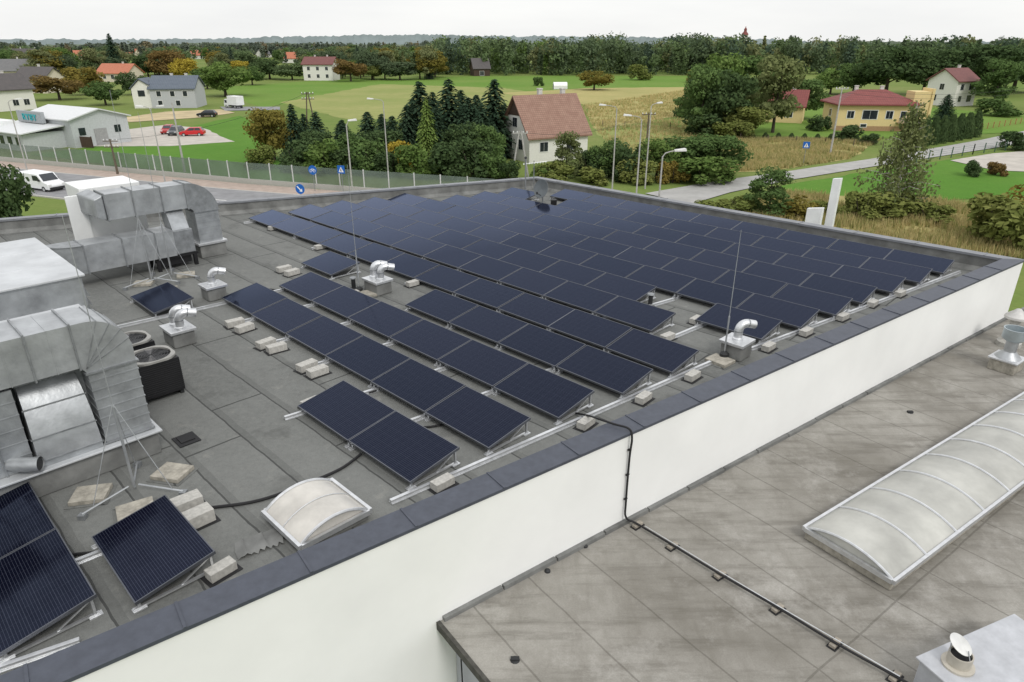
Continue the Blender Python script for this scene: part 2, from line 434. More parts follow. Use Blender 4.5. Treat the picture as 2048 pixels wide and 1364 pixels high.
ROWS = [
 (-.1, -7.95, 2, 'the row at the bottom left corner', ()),
 (1.23, -7.68, 1, None, ()),
 (5.1, -7.31, 2, 'the nearest two panel row', ()),
 (6.65, -7.17, 6, 'the nearest six panel row', ()),
 (8.23, -7.01, 6, 'the second six panel row', ()),
 (9.8, -6.75, 4, 'the four panel row', ()),
 (11.3, -6.6, 11, 'the ninth row from the far parapet', ()),
 (12.85, -8.17, 10, 'the eighth row from the far parapet', ()),
 (14.2, -9.62, 9, 'the seventh row from the far parapet', ()),
 (15.55, -5.75, 11, 'the sixth row from the far parapet', ()),
 (16.95, -5.49, 11, 'the fifth row from the far parapet', ()),
 (18.35, -5.36, 10, 'the fourth row from the far parapet', ()),
 (19.75, -5.07, 10, 'the third row from the far parapet', ()),
 (21.2, -4.8, 10, 'the second row from the far parapet', (8,)),
 (22.65, -4.6, 9, 'the row along the far parapet', ())]
PP = 1.742
for p, se, n, nm, skip in ROWS:
    for i in range(n):
        if i in skip: continue
        lab = ('dark solar panel, %s from the near wall in %s' % (ORD[i], nm)) if nm else 'lone solar panel beside the lightning mast foot and two concrete blocks'
        put_panel(se-PP*(i+1)+RN.uniform(-.006, .006), p+RN.uniform(-.008, .008), lab)
put_panel(-18.96, 9.75, 'lone solar panel left of the twin pipe vent behind the six panel rows')
put_panel(-7.83, 14.2, 'lone solar panel behind the lightning rod next to the white wall end')
put_panel(-19.42, 4.95, 'lone solar panel behind the two fan condensers')

def rail(s0, p0, s1, p1, label):
    a = W(s0, p0, .045); b = W(s1, p1, .045)
    mb = MB().beam(a, b, .06, .05); mb.beam(a+V((0, 0, -.035)), b+V((0, 0, -.035)), .11, .016)
    tag(mb.build('mounting_rail', mAlu), label, 'rail', 'aluminium rails under the panels')
rail(-7.30, 4.7, -6.42, 12.6, 'long aluminium rail under the wall ends of the front panel rows')
rail(-10.75, 4.8, -10.1, 9.6, 'aluminium rail under the second seams of the front rows')
rail(-9.02, 6.3, -8.5, 11.0, 'aluminium rail under the first seams of the six panel rows')
rail(-12.4, 6.3, -12.0, 9.6, 'aluminium rail under the third seams of the six panel rows')
rail(-14.15, 6.3, -13.8, 9.6, 'aluminium rail under the fourth seams of the six panel rows')
rail(-17.75, 3.6, -17.3, 9.4, 'aluminium rail from the condensers to the far ends of the six panel rows')
rail(-15.9, 6.4, -15.6, 9.5, 'aluminium rail under the fifth seams of the six panel rows')
rail(-6.15, 13.8, -4.4, 23.6, 'long aluminium rail under the wall ends of the back panel rows')
rail(-9.7, 12.5, -9.2, 15.4, 'aluminium rail by the gap beside the lightning rod')
rail(-7.85, 12.2, -7.6, 15.3, 'aluminium rail along the gap left of the lone panel by the rod')
rail(-25.6, 11.0, -24.5, 17.2, 'aluminium rail along the left ends of the back rows')
rail(-7.7, .6, -8.0, -.5, 'aluminium rail between the two bottom left panel rows')
rail(-9.3, -.3, -9.1, 2.2, 'aluminium rail left of the lone panel at the bottom')
for k, (s0, s1) in enumerate(((-11.85, -10.1), (-13.6, -11.9), (-15.3, -13.6), (-17.1, -15.3), (-18.8, -17.1), (-20.5, -18.9), (-22.3, -20.6))):
    rail(s0+1.75, 11.0, s0+1.9, 14.9, 'aluminium rail under the back rows, %s along from the lightning rod' % ORD[k])

# ballast blocks and slabs
def block(px, py, label, sx=.42, sy=.21, sz=.15, rz=None, z=ZR, mat=None, name='ballast_block', cat='concrete block', pad=True, group='concrete ballast blocks on the roof', pm=.05):
    c = G(px, py, z+sz/2); c.z = z
    o = MB().box(-sx/2, sx/2, -sy/2, sy/2, .012, sz+.012).box(-sx/2-pm, sx/2+pm, -sy/2-pm, sy/2+pm, 0.002, .012, 1)
    o = o.build(name, [mat or mConc, mMem if not pad else mRub], None, bevel=.008)
    o.location = c; o.rotation_euler = (0, 0, (RS+pi/2 if rz is None else rz)+RN.uniform(-.12, .12))
    return tag(o, label, cat, group)
prs = [((470, 646), (489, 656), 'first pair left of the nearest six panel row'), ((532, 687), (553, 696), 'second pair left of the nearest six panel row'),
       ((614, 732), (635, 743), 'third pair left of the nearest six panel row'), ((568, 538), (584, 545), 'pair left of the lone panel by the twin vent')]
for a, b, l in prs:
    block(*a, 'ballast block, rear of the '+l, rz=RS+pi/2); block(*b, 'ballast block, front of the '+l, rz=RS+pi/2)
block(368, 1010, 'thick concrete block by the mast foot, rear of the two above the lone panel', .5, .25, .2)
block(389, 1038, 'thick concrete block by the mast foot, front of the two above the lone panel', .5, .25, .2)
for px, py, l in [(442, 1140, 'concrete block at the right corner of the lone bottom panel'), (622, 806, 'concrete block under the left end of the two panel row'),
                  (885, 966, 'concrete block on the rail behind the two panel row'), (1172, 846, 'concrete block by the black cable at the parapet'),
                  (1287, 796, 'concrete block at the wall end of the second six panel row'), (1385, 752, 'concrete block at the wall end of the four panel row'),
                  (1335, 674, 'concrete block at the wall end of the eighth row'), (1392, 640, 'concrete block left of the lone panel by the rod'),
                  (1537, 694, 'concrete block right of the goose neck vent near the wall'), (1612, 664, 'concrete block at the wall end of the sixth row from the far parapet'),
                  (1685, 634, 'concrete block at the wall end of the fifth row from the far parapet'), (1745, 607, 'concrete block at the wall end of the fourth row from the far parapet'),
                  (1800, 587, 'concrete block at the wall end of the third row from the far parapet'), (640, 494, 'concrete block in front of the ninth row near its left end'),
                  (547, 456, 'concrete block below the leftmost panel of the back rows'), (825, 567, 'concrete block right of the twin pipe vent'),
                  (705, 588, 'concrete block left of the twin pipe vent base')]:
    block(px, py, l, .36, .18, .13)
for px, py, l, rz in [(182, 990, 'stained concrete slab under the left leg of the nearest mast', .2), (345, 946, 'stained concrete slab under the rear leg of the nearest mast', -.2), (272, 1022, 'stained concrete slab under the front leg of the nearest mast', .5),
                  (287, 567, 'stained concrete slab under the left leg of the twin masts', .2), (372, 550, 'stained concrete slab under the right leg of the twin masts', .3), (333, 580, 'stained concrete slab in front of the twin masts', .1),
                  (735, 588, 'concrete slab under the thin rod by the twin vent', .3), (1440, 722, 'concrete slab under the lightning rod near the white wall', RS), (378, 476, 'concrete slab on the roof left of the duct column, rear one', .2), (397, 487, 'concrete slab on the roof left of the duct column, front one', .25)]:
    block(px, py, l, .5, .42, .07, rz, mat=mConcOld, name='concrete_slab', cat='slab', pad=False, group='concrete slabs on the roof')

# ------------------------------------------------------------- near air handling unit
X, Y, Z = V((1, 0, 0)), V((0, 1, 0)), V((0, 0, 1))
u = T('air_handling_unit', 'big galvanised air handling unit with curved ducts at the left edge', 'ventilation unit', W(-11.2, 1.05), RS)
def fl(p, *b): MB().box(*b).build('flange', mGalv2, p)
MB().box(-6.6, -.02, -1.8, 1.74, 0, .42).build('plinth', mUp, u, bevel=.02)
MB().box(-6.7, .06, -1.9, 1.80, .42, .455).build('tray', mLid, u, bevel=.008)
# right column with ribs and rounded elbow
mb = MB().box(-.95, -.1, 1.0, 1.70, .5, 1.72)
for k in range(7): mb.box(-.960, -.090, .990, 1.710, .58+.165*k, .598+.165*k)
mb.build('vertical_duct', mGalvB, u)
prof = [(1.0, 1.72), (1.70, 1.72), (1.70, 1.94)]+[(1.10+.60*cos(pi/2*k/10), 1.94+.60*sin(pi/2*k/10)) for k in range(1, 11)]+[(.93, 2.54), (.93, 1.84)]
MB().extr(prof, (0, 0, 0), Y, Z, X, -.95, -.1).build('duct_elbow', mGalv, u, smooth=True)
for k in (2, 4, 6, 8):
    a_ = pi/2*k/10; p = V((0, 1.10+.605*cos(a_), 1.94+.605*sin(a_))); c0 = V((0, 1.0, 1.8))
    mb = MB().beam(c0+X*-.098, p+X*-.098, .012, .014); mb.beam(p+X*-.95, p+X*-.1, .014, .014); mb.build('elbow_seam', mGalv2, u)
mb = MB()
for k in range(5):
    y0 = -2.0+.586*k; mb.box(-.95, -.1, y0, y0+.58, 1.84, 2.54)
    mb.box(-.958, -.092, y0+.28, y0+.296, 1.832, 2.548)
mb.build('horizontal_duct', mGalv, u)
for k in range(1, 6): fl(u, -.985, -.065, -2.02+.586*k, -1.995+.586*k, 1.81, 2.575)
fl(u, -.985, -.065, .965, 1.735, 1.705, 1.735); fl(u, -.985, -.065, .965, 1.735, .47, .5)
# curved intake duct dropping from the horizontal duct to the tray
def tap(g=0.0, n=16):
    R_ = []
    for i in range(n+1):
        f = i/n; a = pi/2*f; hw = (.74+(.88-.74)*f)/2+g; c_ = V((-.84, .50, .56)); y_ = Y*hw
        o_ = c_+Z*(cos(a)*(1.262+g))+X*(sin(a)*(.78+g)); i_ = c_+Z*(cos(a)*(.5-g))+X*(sin(a)*(.1-g))
        R_.append([i_-y_, o_-y_, o_+y_, i_+y_])
    return R_
MB().loft(tap()).build('intake_elbow', mGalv, u, smooth=True)
MB().box(-.76, -.06, .06, .94, .457, .558).build('intake_skirt', mGalvB, u)
R_ = tap(.010)
for i in (1, 5, 9, 13, 16):
    q = R_[i]; mb = MB()
    for j in (0, 1, 2): mb.beam(q[j], q[(j+1) % 4], .016, .016)
    mb.build('elbow_seam', mGalv2, u)
MB().box(-1.7, -.85, -.85, .97, .46, 1.82).build('plenum_box', mGalvB, u)
MB().box(-.845, -.5, .88, .995, .46, 1.83).build('side_sheet', mGalvB, u)
mb = MB().box(-.84, -.16, -.72, .02, .46, 1.78)
for k in range(5): mb.box(-.845, -.152, -.728, .028, .7+.22*k, .715+.22*k)
mb.build('filter_box', mGalvB, u)
for y in (-.745, -.36): fl(u, -.845, -.13, y, y+.025, .457, 1.80)
mb = MB().box(-.84, -.3, -1.9, -.76, .46, 1.3); mb.build('heater_box', mGalvB, u, bevel=.015)
MB().box(-2.4, -.97, 1.0, 1.55, .46, 1.5).build('fan_box', mGalvB, u, bevel=.01)
# stacked mixing boxes behind
for k, (x0, x1, y1, z0, z1) in enumerate([(-1.75, -1.06, 1.42, 1.83, 2.26), (-2.35, -1.78, 1.62, .46, 2.02)]):
    mb = MB(); n_ = 6; dy = (y1+2.0)/n_
    for j in range(n_): mb.box(x0, x1, -2+dy*j, -2+dy*j+dy-.006, z0, z1)
    mb.build('mixing_box', mGalv if k == 0 else mGalvB, u)
    for j in range(1, n_+1): fl(u, x0-.02, x1+.02, -2.02+dy*j, -1.995+dy*j, z0, z1+.025)
    MB().box(x0-.03, x1+.03, -2.05, y1+.03, z1+.027, z1+.05).build('box_lid', mLid, u, bevel=.005)
MB().box(-5.8, -2.38, -2.2, 1.72, .46, 2.6).build('casing', mGalvB, u, bevel=.015)
for k in range(3): MB().box(-3.36+.002*k-1.22*k, -2.33-1.22*k if k == 0 else -2.15-1.22*k, -2.25, 1.77, 2.6, 2.645+.004*k).build('casing_lid', mLid, u, bevel=.012)
mb = MB()
for k in range(10): mb.hexa([(-2.95, 1.722, .7+.17*k), (-2.42, 1.722, .7+.17*k), (-2.42, 1.79, .66+.17*k), (-2.95, 1.79, .66+.17*k), (-2.95, 1.722, .84+.17*k), (-2.42, 1.722, .84+.17*k), (-2.42, 1.735, .83+.17*k), (-2.95, 1.735, .83+.17*k)])
mb.build('louver', mGalv2, u)
for k in range(3): MB().box(-5.7+.88*k, -4.9+.88*k, 1.722, 1.745, .7, 2.45).build('access_panel', mGalv2, u, bevel=.006)
MB().tube([(-.3, -.35, .62), (-.02, -.1, .62), (.1, .06, .62)], .11, 16, cap=False).build('round_duct', mGalv, u, smooth=True)
MB().tube([(.0, -.07, .62), (.088, .044, .62)], .102, 14).build('duct_opening', mDark, u)
MB().tube([(-2.8, -.85, .9), (-.7, -.8, .85), (.0, -.78, .6)], .035, 8).build('coolant_pipe', mBlue, u, smooth=True)
MB().tube([(-2.8, -.95, .75), (.0, -.9, .66)], .08, 10).build('insulated_pipe', mGalv, u, smooth=True)

def condenser(s, p, label):
    r = T('fan_condenser', label, 'condenser', W(s, p), RS, 'fan condensers'); r.scale = (.84, .84, .84)
    mb = MB().box(-.46, .46, -.46, .46, .12, .95)
    for k in range(14): mb.box(-.468, .468, -.468, .468, .2+.05*k, .215+.05*k)
    mb.build('casing', mBlack, r, bevel=.02)
    MB().box(-.4, .4, -.44, -.36, 0, .12).box(-.4, .4, .36, .44, 0, .12).build('skid', mDark, r)
    mb = MB(); n = 32; outer = []; inner = []
    for k in range(n):
        a = 2*pi*k/n; c, s_ = cos(a), sin(a); m_ = .48/max(abs(c), abs(s_)); m_ = min(m_, .54)
        outer.append((c*m_, s_*m_)); inner.append((c*.43, s_*.43))
    vs = [(x, y, .951) for x, y in outer]+[(x, y, 1.0) for x, y in outer]+[(x, y, 1.0) for x, y in inner]+[(x, y, .951) for x, y in inner]
    fs = []
    for k in range(n):
        j = (k+1) % n
        fs += [(k, j, n+j, n+k), (n+k, n+j, 2*n+j, 2*n+k), (2*n+k, 2*n+j, 3*n+j, 3*n+k)]
    mb.add(vs, fs); mb.build('top_ring', M('condtop', (.30, .295, .275), .5, .1), r)
    g = MB()
    for k in range(1, 7): g.lathe([(.06*k, .99), (.06*k+.004, .996), (.06*k+.008, .99)], 28)
    for k in range(8): a = 2*pi*k/8; g.beam((.05*cos(a), .05*sin(a), .985), (.42*cos(a), .42*sin(a), .985), .008, .008)
    g.build('fan_guard', M('guard', (.12, .12, .125), .4, .6), r)
    f = MB().lathe([(0, .97), (.1, .965), (.1, .9)], 16)
    for k in range(5):
        a = 2*pi*k/5; b = a+.8
        f.add([(.08*cos(a), .08*sin(a), .955), (.4*cos(a+.1), .4*sin(a+.1), .975), (.4*cos(b), .4*sin(b), .96), (.08*cos(b), .08*sin(b), .958)], [(0, 1, 2, 3)])
    f.build('fan', mDark, r)
    MB().box(-.39, .39, -.39, .39, .951, .953).build('well', mBlack, r)
condenser(-13.5, 3.55, 'black boxed condenser with round fan on top, nearer of the two')
condenser(-14.65, 3.5, 'black boxed condenser with round fan on top, farther of the two')

# ------------------------------------------------------------- back ventilation unit
u = T('ventilation_unit', 'white ventilation unit with galvanised ducts beside the rear parapet', 'ventilation unit', W(-22, 5.5), RS)
MB().box(-3.0, -1.5, -.2, 1.5, .3, 2.42).build('casing', mWhiteMet, u, bevel=.02)
MB().box(-2.9, -1.6, -.3, 1.4, 0, .3).build('plinth', mUp, u)
MB().box(-1.5, -1.42, -.62, -.12, .25, 2.25).build('door_panel', mWhiteMet, u, bevel=.01)
MB().box(-.95, -.15, .05, 2.35, 1.66, 2.4).build('upper_duct', mGalv, u)
MB().hexa([(-1.5, -.3, 1.75), (-.15, -.2, 1.75), (-.15, .048, 1.66), (-1.5, .048, 1.66), (-1.5, -.3, 2.3), (-.15, -.2, 2.3), (-.15, .048, 2.4), (-1.5, .048, 2.4)]).build('duct_bend', mGalvB, u, bevel=.04)
MB().elbow((-.15, 2.35, 1.5), Y, Z, X, -.8, 0, .16, .9, 14).build('duct_elbow', mGalvB, u, smooth=True)
for x in (-.97, -.152): MB().elbow((0, 2.35, 1.5), Y, Z, X, x, x+.022, .14, .92, 14).build('elbow_rim', mGalv2, u, smooth=True)
mb = MB().box(-.95, -.15, 2.51, 3.25, .5, 1.498)
for k in range(5): mb.box(-.958, -.142, 2.502, 3.258, .6+.18*k, .62+.18*k)
mb.build('vertical_duct', mGalvB, u)
MB().box(-1.05, -.05, 2.41, 3.35, .42, .5).build('collar', mAlu, u, bevel=.01)
MB().box(-1.0, -.1, 2.46, 3.3, 0, .42).build('curb', mUp, u, bevel=.02)
for y in (.05, .8, 1.6, 2.32): fl(u, -.99, -.11, y, y+.03, 1.62, 2.44)
fl(u, -.99, -.11, 2.47, 3.29, 1.48, 1.51)
MB().box(-.35, .45, -.9, 1.55, .42, 1.2).build('supply_duct', mGalv, u)
for y in (-.9, .1, 1.0): fl(u, -.39, .49, y, y+.03, .38, 1.23)
MB().elbow((-.35, -.9, 0), X, -Y, Z, .42, 1.2, .05, .80, 14).build('supply_elbow', mGalvB, u, smooth=True)
for z in (.41, 1.19): MB().elbow((-.35, -.9, 0), X, -Y, Z, z, z+.02, .03, .82, 14).build('elbow_rim', mGalv2, u, smooth=True)
mb = MB().beam((.35, .9, .38), (.35, 2.2, .38), .08, .07).beam((-.35, .9, .38), (-.35, 2.2, .38), .08, .07)
for x in (.35, -.35):
    for y in (1.0, 2.1): mb.box(x-.05, x+.05, y-.05, y+.05, 0, .345)
mb.box(-.35, .3, 1.1, 2.0, .12, .34)
mb.build('support_frame', mBlack, u)
MB().box(-.3, .38, 1.56, 2.15, .42, 1.15).build('fan_box', mGalv2, u, bevel=.02)
MB().hexa([(-.3, 1.6, 1.152), (.3, 1.6, 1.152), (.3, 2.1, 1.152), (-.3, 2.1, 1.152), (-.8, 1.7, 1.65), (-.3, 1.7, 1.65), (-.3, 2.2, 1.65), (-.8, 2.2, 1.65)]).build('connecting_duct', mGalvB, u)

# ------------------------------------------------------------- roof vents
def gooseneck(px, py, z, label, az, n=1, bs=.5, bh=.34, pr=.095, group='goose neck roof vents'):
    r = T('goose_neck_vent', label, 'roof vent', G(px, py, z), RS, group)
    k_ = 1 if n == 1 else 1.25
    MB().box(-bs/2*k_, bs/2*k_, -bs/2, bs/2, 0, bh).build('curb', mUp, r, bevel=.03)
    e = .04; MB().box(-bs/2*k_-e, bs/2*k_+e, -bs/2-e, bs/2+e, bh, bh+.07).build('cover_plate', mAlu, r, bevel=.01)
    for k in range(n):
        ox = 0 if n == 1 else (-.17+.34*k)
        d = V((cos(az-RS), sin(az-RS), 0)); o = V((ox, 0, bh+.07))
        pts = [o, o+Z*.2]; R_ = .16
        for j in range(1, 7):
            a = (pi/2+.25)*j/6; pts.append(o+Z*(.2+R_*sin(a))+d*(R_*(1-cos(a))))
        pts.append(pts[-1]+d*.18-Z*.045)
        MB().tube(pts, pr, 14, cap=False).lathe([(pr*1.25, 0), (pr*1.25, .04), (pr, .06)], 14, o).build('pipe', mAlu, r, smooth=True)
        e2 = pts[-1]; MB().tube([e2-d*.03, e2-d*.026], pr*.96, 14).build('pipe_mouth', mBlack, r)
        MB().tube([pts[1]-Z*.012, pts[1]+Z*.012], pr*1.06, 14).build('pipe_seam', mGalv2, r)
        t_ = (pts[-1]-pts[-2]).normalized(); MB().tube([pts[-2]-t_*.012, pts[-2]+t_*.012], pr*1.06, 14).build('pipe_seam', mGalv2, r)
gooseneck(430, 596, ZR, 'single goose neck vent pipe left of the six panel rows', radians(20))
gooseneck(757, 584, ZR, 'twin goose neck vent between the lone panel and the four panel row', radians(20), 2)
gooseneck(362, 685, ZR, 'twin goose neck vent beside the fan condensers', radians(30), 2)
gooseneck(1470, 712, ZR, 'single goose neck vent beside the lightning rod near the white wall', radians(15))
for px, py, l in [(708, 578, 'small capped pipe vent left of the twin goose neck vent'), (1300, 612, 'small capped pipe vent in the gap of the seventh row')]:
    r = T('pipe_vent', l, 'roof vent', G(px, py, ZR), 0, 'small pipe vents')
    MB().lathe([(.16, 0), (.07, .05), (.06, .05), (.06, .3), (0, .3)], 14).build('pipe', mDark, r, smooth=True)
    MB().lathe([(0, .37), (.09, .35), (.1, .32), (0, .31)], 14).build('cap', mGalv2, r, smooth=True)
r = T('drum_vent', 'round galvanised drum vent on a square curb by the white wall', 'roof vent', G(2008, 738, ZL), WA)
MB().box(-.3, .3, -.3, .3, 0, .3).build('curb', mConcOld, r, bevel=.02)
MB().box(-.34, .34, -.34, .34, .3, .35).build('cover_plate', mAlu, r, bevel=.01)
MB().lathe([(.3, .35), (.16, .5), (.14, .52), (.14, .85), (.0, .85)], 20).build('pipe', mGalv, r, smooth=True)
MB().lathe([(0, .82), (.2, .82), (.26, .87), (.27, .89), (.27, 1.12), (.28, 1.14), (.25, 1.14), (.24, .92), (0, .92)], 24).build('drum', M('drum', (.40, .45, .47), .45, .6), r, smooth=True)
r = T('mushroom_vent', 'pale mushroom capped vent behind the drum vent', 'roof vent', G(2016, 690, ZL), 0)
MB().lathe([(.3, 0), (.3, .12), (.14, .2), (.13, .85), (0, .85)], 18).build('pipe', mConc, r, smooth=True)
MB().lathe([(0, 1.1), (.06, 1.08), (.12, 1.02), (.29, .88), (.3, .82), (0, .82)], 20).build('cap', M('capgrey', (.5, .49, .47), .5, .3), r, smooth=True)
c = G(1915, 1330, ZL+.5)
r = T('chimney_vent', 'round vent pipe with tilted disc cap on a grey box at bottom right', 'roof vent', (c.x, c.y, ZL), WA-radians(14))
MB().box(-.34, 1.5, -1.2, .26, 0, .47).build('box_curb', M('boxgrey', (.36, .37, .39), .7, var=.15), r, bevel=.015)
MB().box(-.38, 1.54, -1.24, .30, .47, .50).build('box_lid', M('boxlid', (.41, .42, .44), .6, var=.15), r, bevel=.01)
MB().lathe([(.19, .50), (.19, .53), (.14, .54), (.14, .70), (.125, .70), (.125, .55), (0, .55)], 22).build('pipe', M('pipe_c', (.45, .42, .36), .6, .3), r, smooth=True)
MB().lathe([(0, .66), (.124, .66)], 22).build('pipe_mouth', mBlack, r, recalc=False)
cp = MB().lathe([(0, .02), (.12, .016), (.15, .0), (.15, -.006), (0, .0)], 22).build('cap', M('capw', (.6, .6, .58), .5, .2), r, smooth=True); cp.location = (.02, .05, .80); cp.rotation_euler = (.42, .2, 0)
for k in range(3):
    a = 2.1*k+.4; MB().beam((.13*cos(a), .13*sin(a), .68), (.11*cos(a)+.02, .11*sin(a)+.05, .80), .012, .006).build('cap_strut', mGalv2, r)

# ------------------------------------------------------------- skylights
def vault(r, L, Wd, rise, z0, nseg, glaze, rib=.016, off=(0, 0, 0)):
    h = Wd/2; R_ = (h*h+rise*rise)/(2*rise); a0 = math.asin(min(1, h/R_)); n = 16
    prof = [(h+R_*sin(-a0+2*a0*i/n), z0+R_*cos(-a0+2*a0*i/n)-(R_-rise)) for i in range(n+1)]
    ob = []
    vs = []; fs = []
    for i, (y, z) in enumerate(prof): vs += [(0, y, z), (L, y, z)]
    for i in range(n): fs.append((2*i, 2*i+1, 2*i+3, 2*i+2))
    ob.append(MB().add(vs, fs).build('glazing', glaze, r, smooth=True, recalc=False))
    for x in (0.012, L-.012):
        ob.append(MB().add([(x, y, z-.01) for y, z in prof], [tuple(range(n+1))]).build('end_pane', glaze, r, recalc=False))
    for k in range(nseg+1):
        x = L*k/nseg
        ob.append(MB().tube([(x, y, z+.008) for y, z in prof], .022 if k in (0, nseg) else rib, 6).build('rib', mAlu, r))
    ob.append(MB().box(-.03, L+.03, -.05, .0, z0-.05, z0+.03).box(-.03, L+.03, Wd, Wd+.05, z0-.05, z0+.03).box(-.05, 0, 0, Wd, z0-.05, z0+.03).box(L, L+.05, 0, Wd, z0-.05, z0+.03).build('frame', mAlu, r))
    for o in ob: o.location = off
r = T('dome_skylight', 'small arched translucent skylight inside the near parapet', 'skylight', W(-8.24, 3.18), RS)
MB().box(0, 1.02, 0, 1.08, 0, .15).build('curb', mUp, r, bevel=.02)
vault(r, 1.02, 1.08, .2, .16, 2, mPlast2, .008)
la = G(1612, 1056, ZL+.22)
r = T('barrel_skylight', 'long arched translucent skylight on the lower roof', 'skylight', (la.x, la.y, ZL), WA-radians(2))
MB().box(0, 13, -1.5, 0, 0, .19).build('curb', mConcOld, r, bevel=.02)
vault(r, 13, 1.5, .2, .22, 13, mPlast, .022, (0, -1.5, 0))

# ------------------------------------------------------------- lightning masts, dish, cables
def mast(px, py, top, label, tripod=True, r0=.02):
    b = G(px, py, ZR); h = height_to(b, top)
    r = T('lightning_mast', label, 'lightning rod', b, 0, 'lightning masts on the roof')
    MB().tube([(0, 0, .1), (0, 0, h*.35)], r0, 8).build('lower_tube', mGalv, r)
    MB().tube([(0, 0, h*.35), (0, 0, h)], r0*.5, 6, r0*.25).build('rod', mGalv, r)
    if tripod:
        for k in range(3):
            a = 2.0+k*2*pi/3; d = V((cos(a), sin(a), 0))
            MB().tube([d*.78+Z*.08, d*.08+Z*.16], .015, 6).build('leg', mGalv, r)
            MB().tube([d*.62+Z*.1, Z*(h*.36)], .006, 6).build('brace', mGalv, r)
            MB().box(-.05, .05, -.05, .05, 0, .08).build('foot', mGalv2, r).location = d*.78
    else: MB().lathe([(.1, .08), (.1, .14), (.03, .2)], 12).build('socket', mDark, r)
mast(272, 985, 430, 'tall tripod lightning mast in front of the big air handling unit')
mast(305, 566, 180, 'tripod lightning mast between the two air units, left of the pair')
mast(345, 556, 225, 'tripod lightning mast between the two air units, right of the pair')
mast(719, 586, 330, 'thin lightning rod beside the twin goose neck vent', False, .018)
mast(1447, 718, 460, 'thin lightning rod on a slab near the white wall', False, .02)
r = T('satellite_dish', 'grey satellite dish in the gap among the back panels', 'satellite dish', G(1085, 413, ZR), 0)
MB().tube([(0, 0, 0), (0, 0, .7)], .03, 8).box(-.25, .25, -.25, .25, 0, .06).build('stand', mGalv2, r)
d = MB(); prof = [(.02, .0), (.15, .012), (.3, .05), (.42, .1), (.43, .09), (.3, .035), (.15, 0), (.0, -.012)]
d.lathe(prof, 28); o = d.build('dish', M('dishgrey', (.095, .108, .115), .5), r, smooth=True); o.location = (-.05, -.1, .76); o.rotation_euler = (radians(70), 0, radians(-32)); o.scale = (.78, .92, .9)
MB().tube([(.0, -.1, .45), (-.26, -.45, .65)], .014, 6).box(-.3, -.22, -.5, -.42, .61, .71).build('feed_arm', mDark, r)
MB().box(.35, .6, -.1, .15, 0, .3).build('amplifier_box', mBlack, r, bevel=.02)
r = T('tv_antenna', 'white television antenna at the far corner of the parapet', 'antenna', V((cf.x-.2, cf.y-.8, ZR)), 0)
MB().tube([(0, 0, 0), (0, 0, 1.35)], .02, 6).build('mast', mGalv2, r)
mb = MB().tube([(-.5, -.1, 1.2), (.6, .1, 1.3)], .015, 6)
for k in range(9): x = -.5+.13*k; mb.tube([(x, -.28, 1.2+.009*k*1.2), (x+.03, .28, 1.2+.01*k)], .008, 5)
mb.build('element_boom', mWhiteMet, r)
r = T('vent_pipe', 'thin grey pipe standing at the far corner of the roof', 'pipe', V((cf.x-.6, cf.y-1.2, ZR)), 0)
MB().tube([(0, 0, 0), (0, 0, 1.5)], .035, 8).build('pipe', mGalv2, r)
MB().lathe([(.05, 1.5), (.07, 1.55), (0, 1.62)], 10).build('cap', mDark, r)
def smooth_path(pts, n=6):
    pts = [V(p) for p in pts]; out = []
    P = [pts[0]]+pts+[pts[-1]]
    for i in range(1, len(P)-2):
        for k in range(n):
            t = k/n; a, b, c, d = P[i-1], P[i], P[i+1], P[i+2]
            out.append(.5*((2*b)+(c-a)*t+(2*a-5*b+4*c-d)*t*t+(3*b-a-3*c+d)*t**3))
    out.append(pts[-1]); return out
def cable(pts, r, label, mat=mRub):
    tag(MB().tube(smooth_path(pts), r, 7).build('cable', mat, None, smooth=True), label, 'cable', 'roof cables')
z1 = ZR+.03
cable([G(338, 1020, z1), G(430, 1014, z1), G(520, 1000, z1), G(610, 968, z1), G(680, 938, z1), G(722, 908, z1)], .024, 'thick black cable across the roof from the mast to the two panel row')
cable([G(80, 1112, z1), G(130, 1110, z1), G(195, 1104, z1)], .022, 'short black cable joining the bottom left panels')
cable([G(700, 782, z1), G(740, 785, z1), G(760, 775, z1)], .02, 'black cable loop behind the two panel row')
cable([G(520, 575, z1), G(560, 580, z1), G(600, 575, z1), G(650, 562, z1)], .02, 'black cable beside the lone panel by the twin vent')
cable([G(830, 855, z1), G(870, 852, z1), G(905, 842, z1)], .02, 'black cable loop between the two panel row and the six panel row')
Q = WO[0]+wd*((V((1.98, 9.74))-WO[0]).dot(wd))+wn_*.05
zq = ZL+.085
pts = [G(1150, 826, z1), G(1180, 832, ZR+.2), G(1198, 838, ZP+.03), G(1228, 848, ZP+.04), V((Q.x-wn_.x*.06, Q.y-wn_.y*.06, ZP+.03)), V((Q.x+wn_.x*.02, Q.y+wn_.y*.02, ZP-.12)), V((Q.x, Q.y, ZP-.5)), V((Q.x, Q.y, ZL+.5)), V((Q.x+.02, Q.y-.03, ZL+.18)), G(1275, 1048, zq), G(1345, 1090, zq), G(1440, 1148, zq), G(1555, 1215, zq), G(1670, 1285, zq), G(1790, 1352, zq), G(1880, 1402, zq)]
cable(pts, .019, 'thick black cable over the coping, down the white wall and across the lower roof')
for k in range(3):
    o = MB().box(-.035, .035, -.03, .0, -.012, .012).build('cable_clip', mRub, None); o.location = (Q.x+wn_.x*-.03, Q.y+wn_.y*-.03, ZP-.35-.5*k); o.rotation_euler = (0, 0, WA)
    tag(o, 'small black clip holding the cable on the white wall, %s from the top' % ORD[k], 'clip', 'cable clips on the white wall')
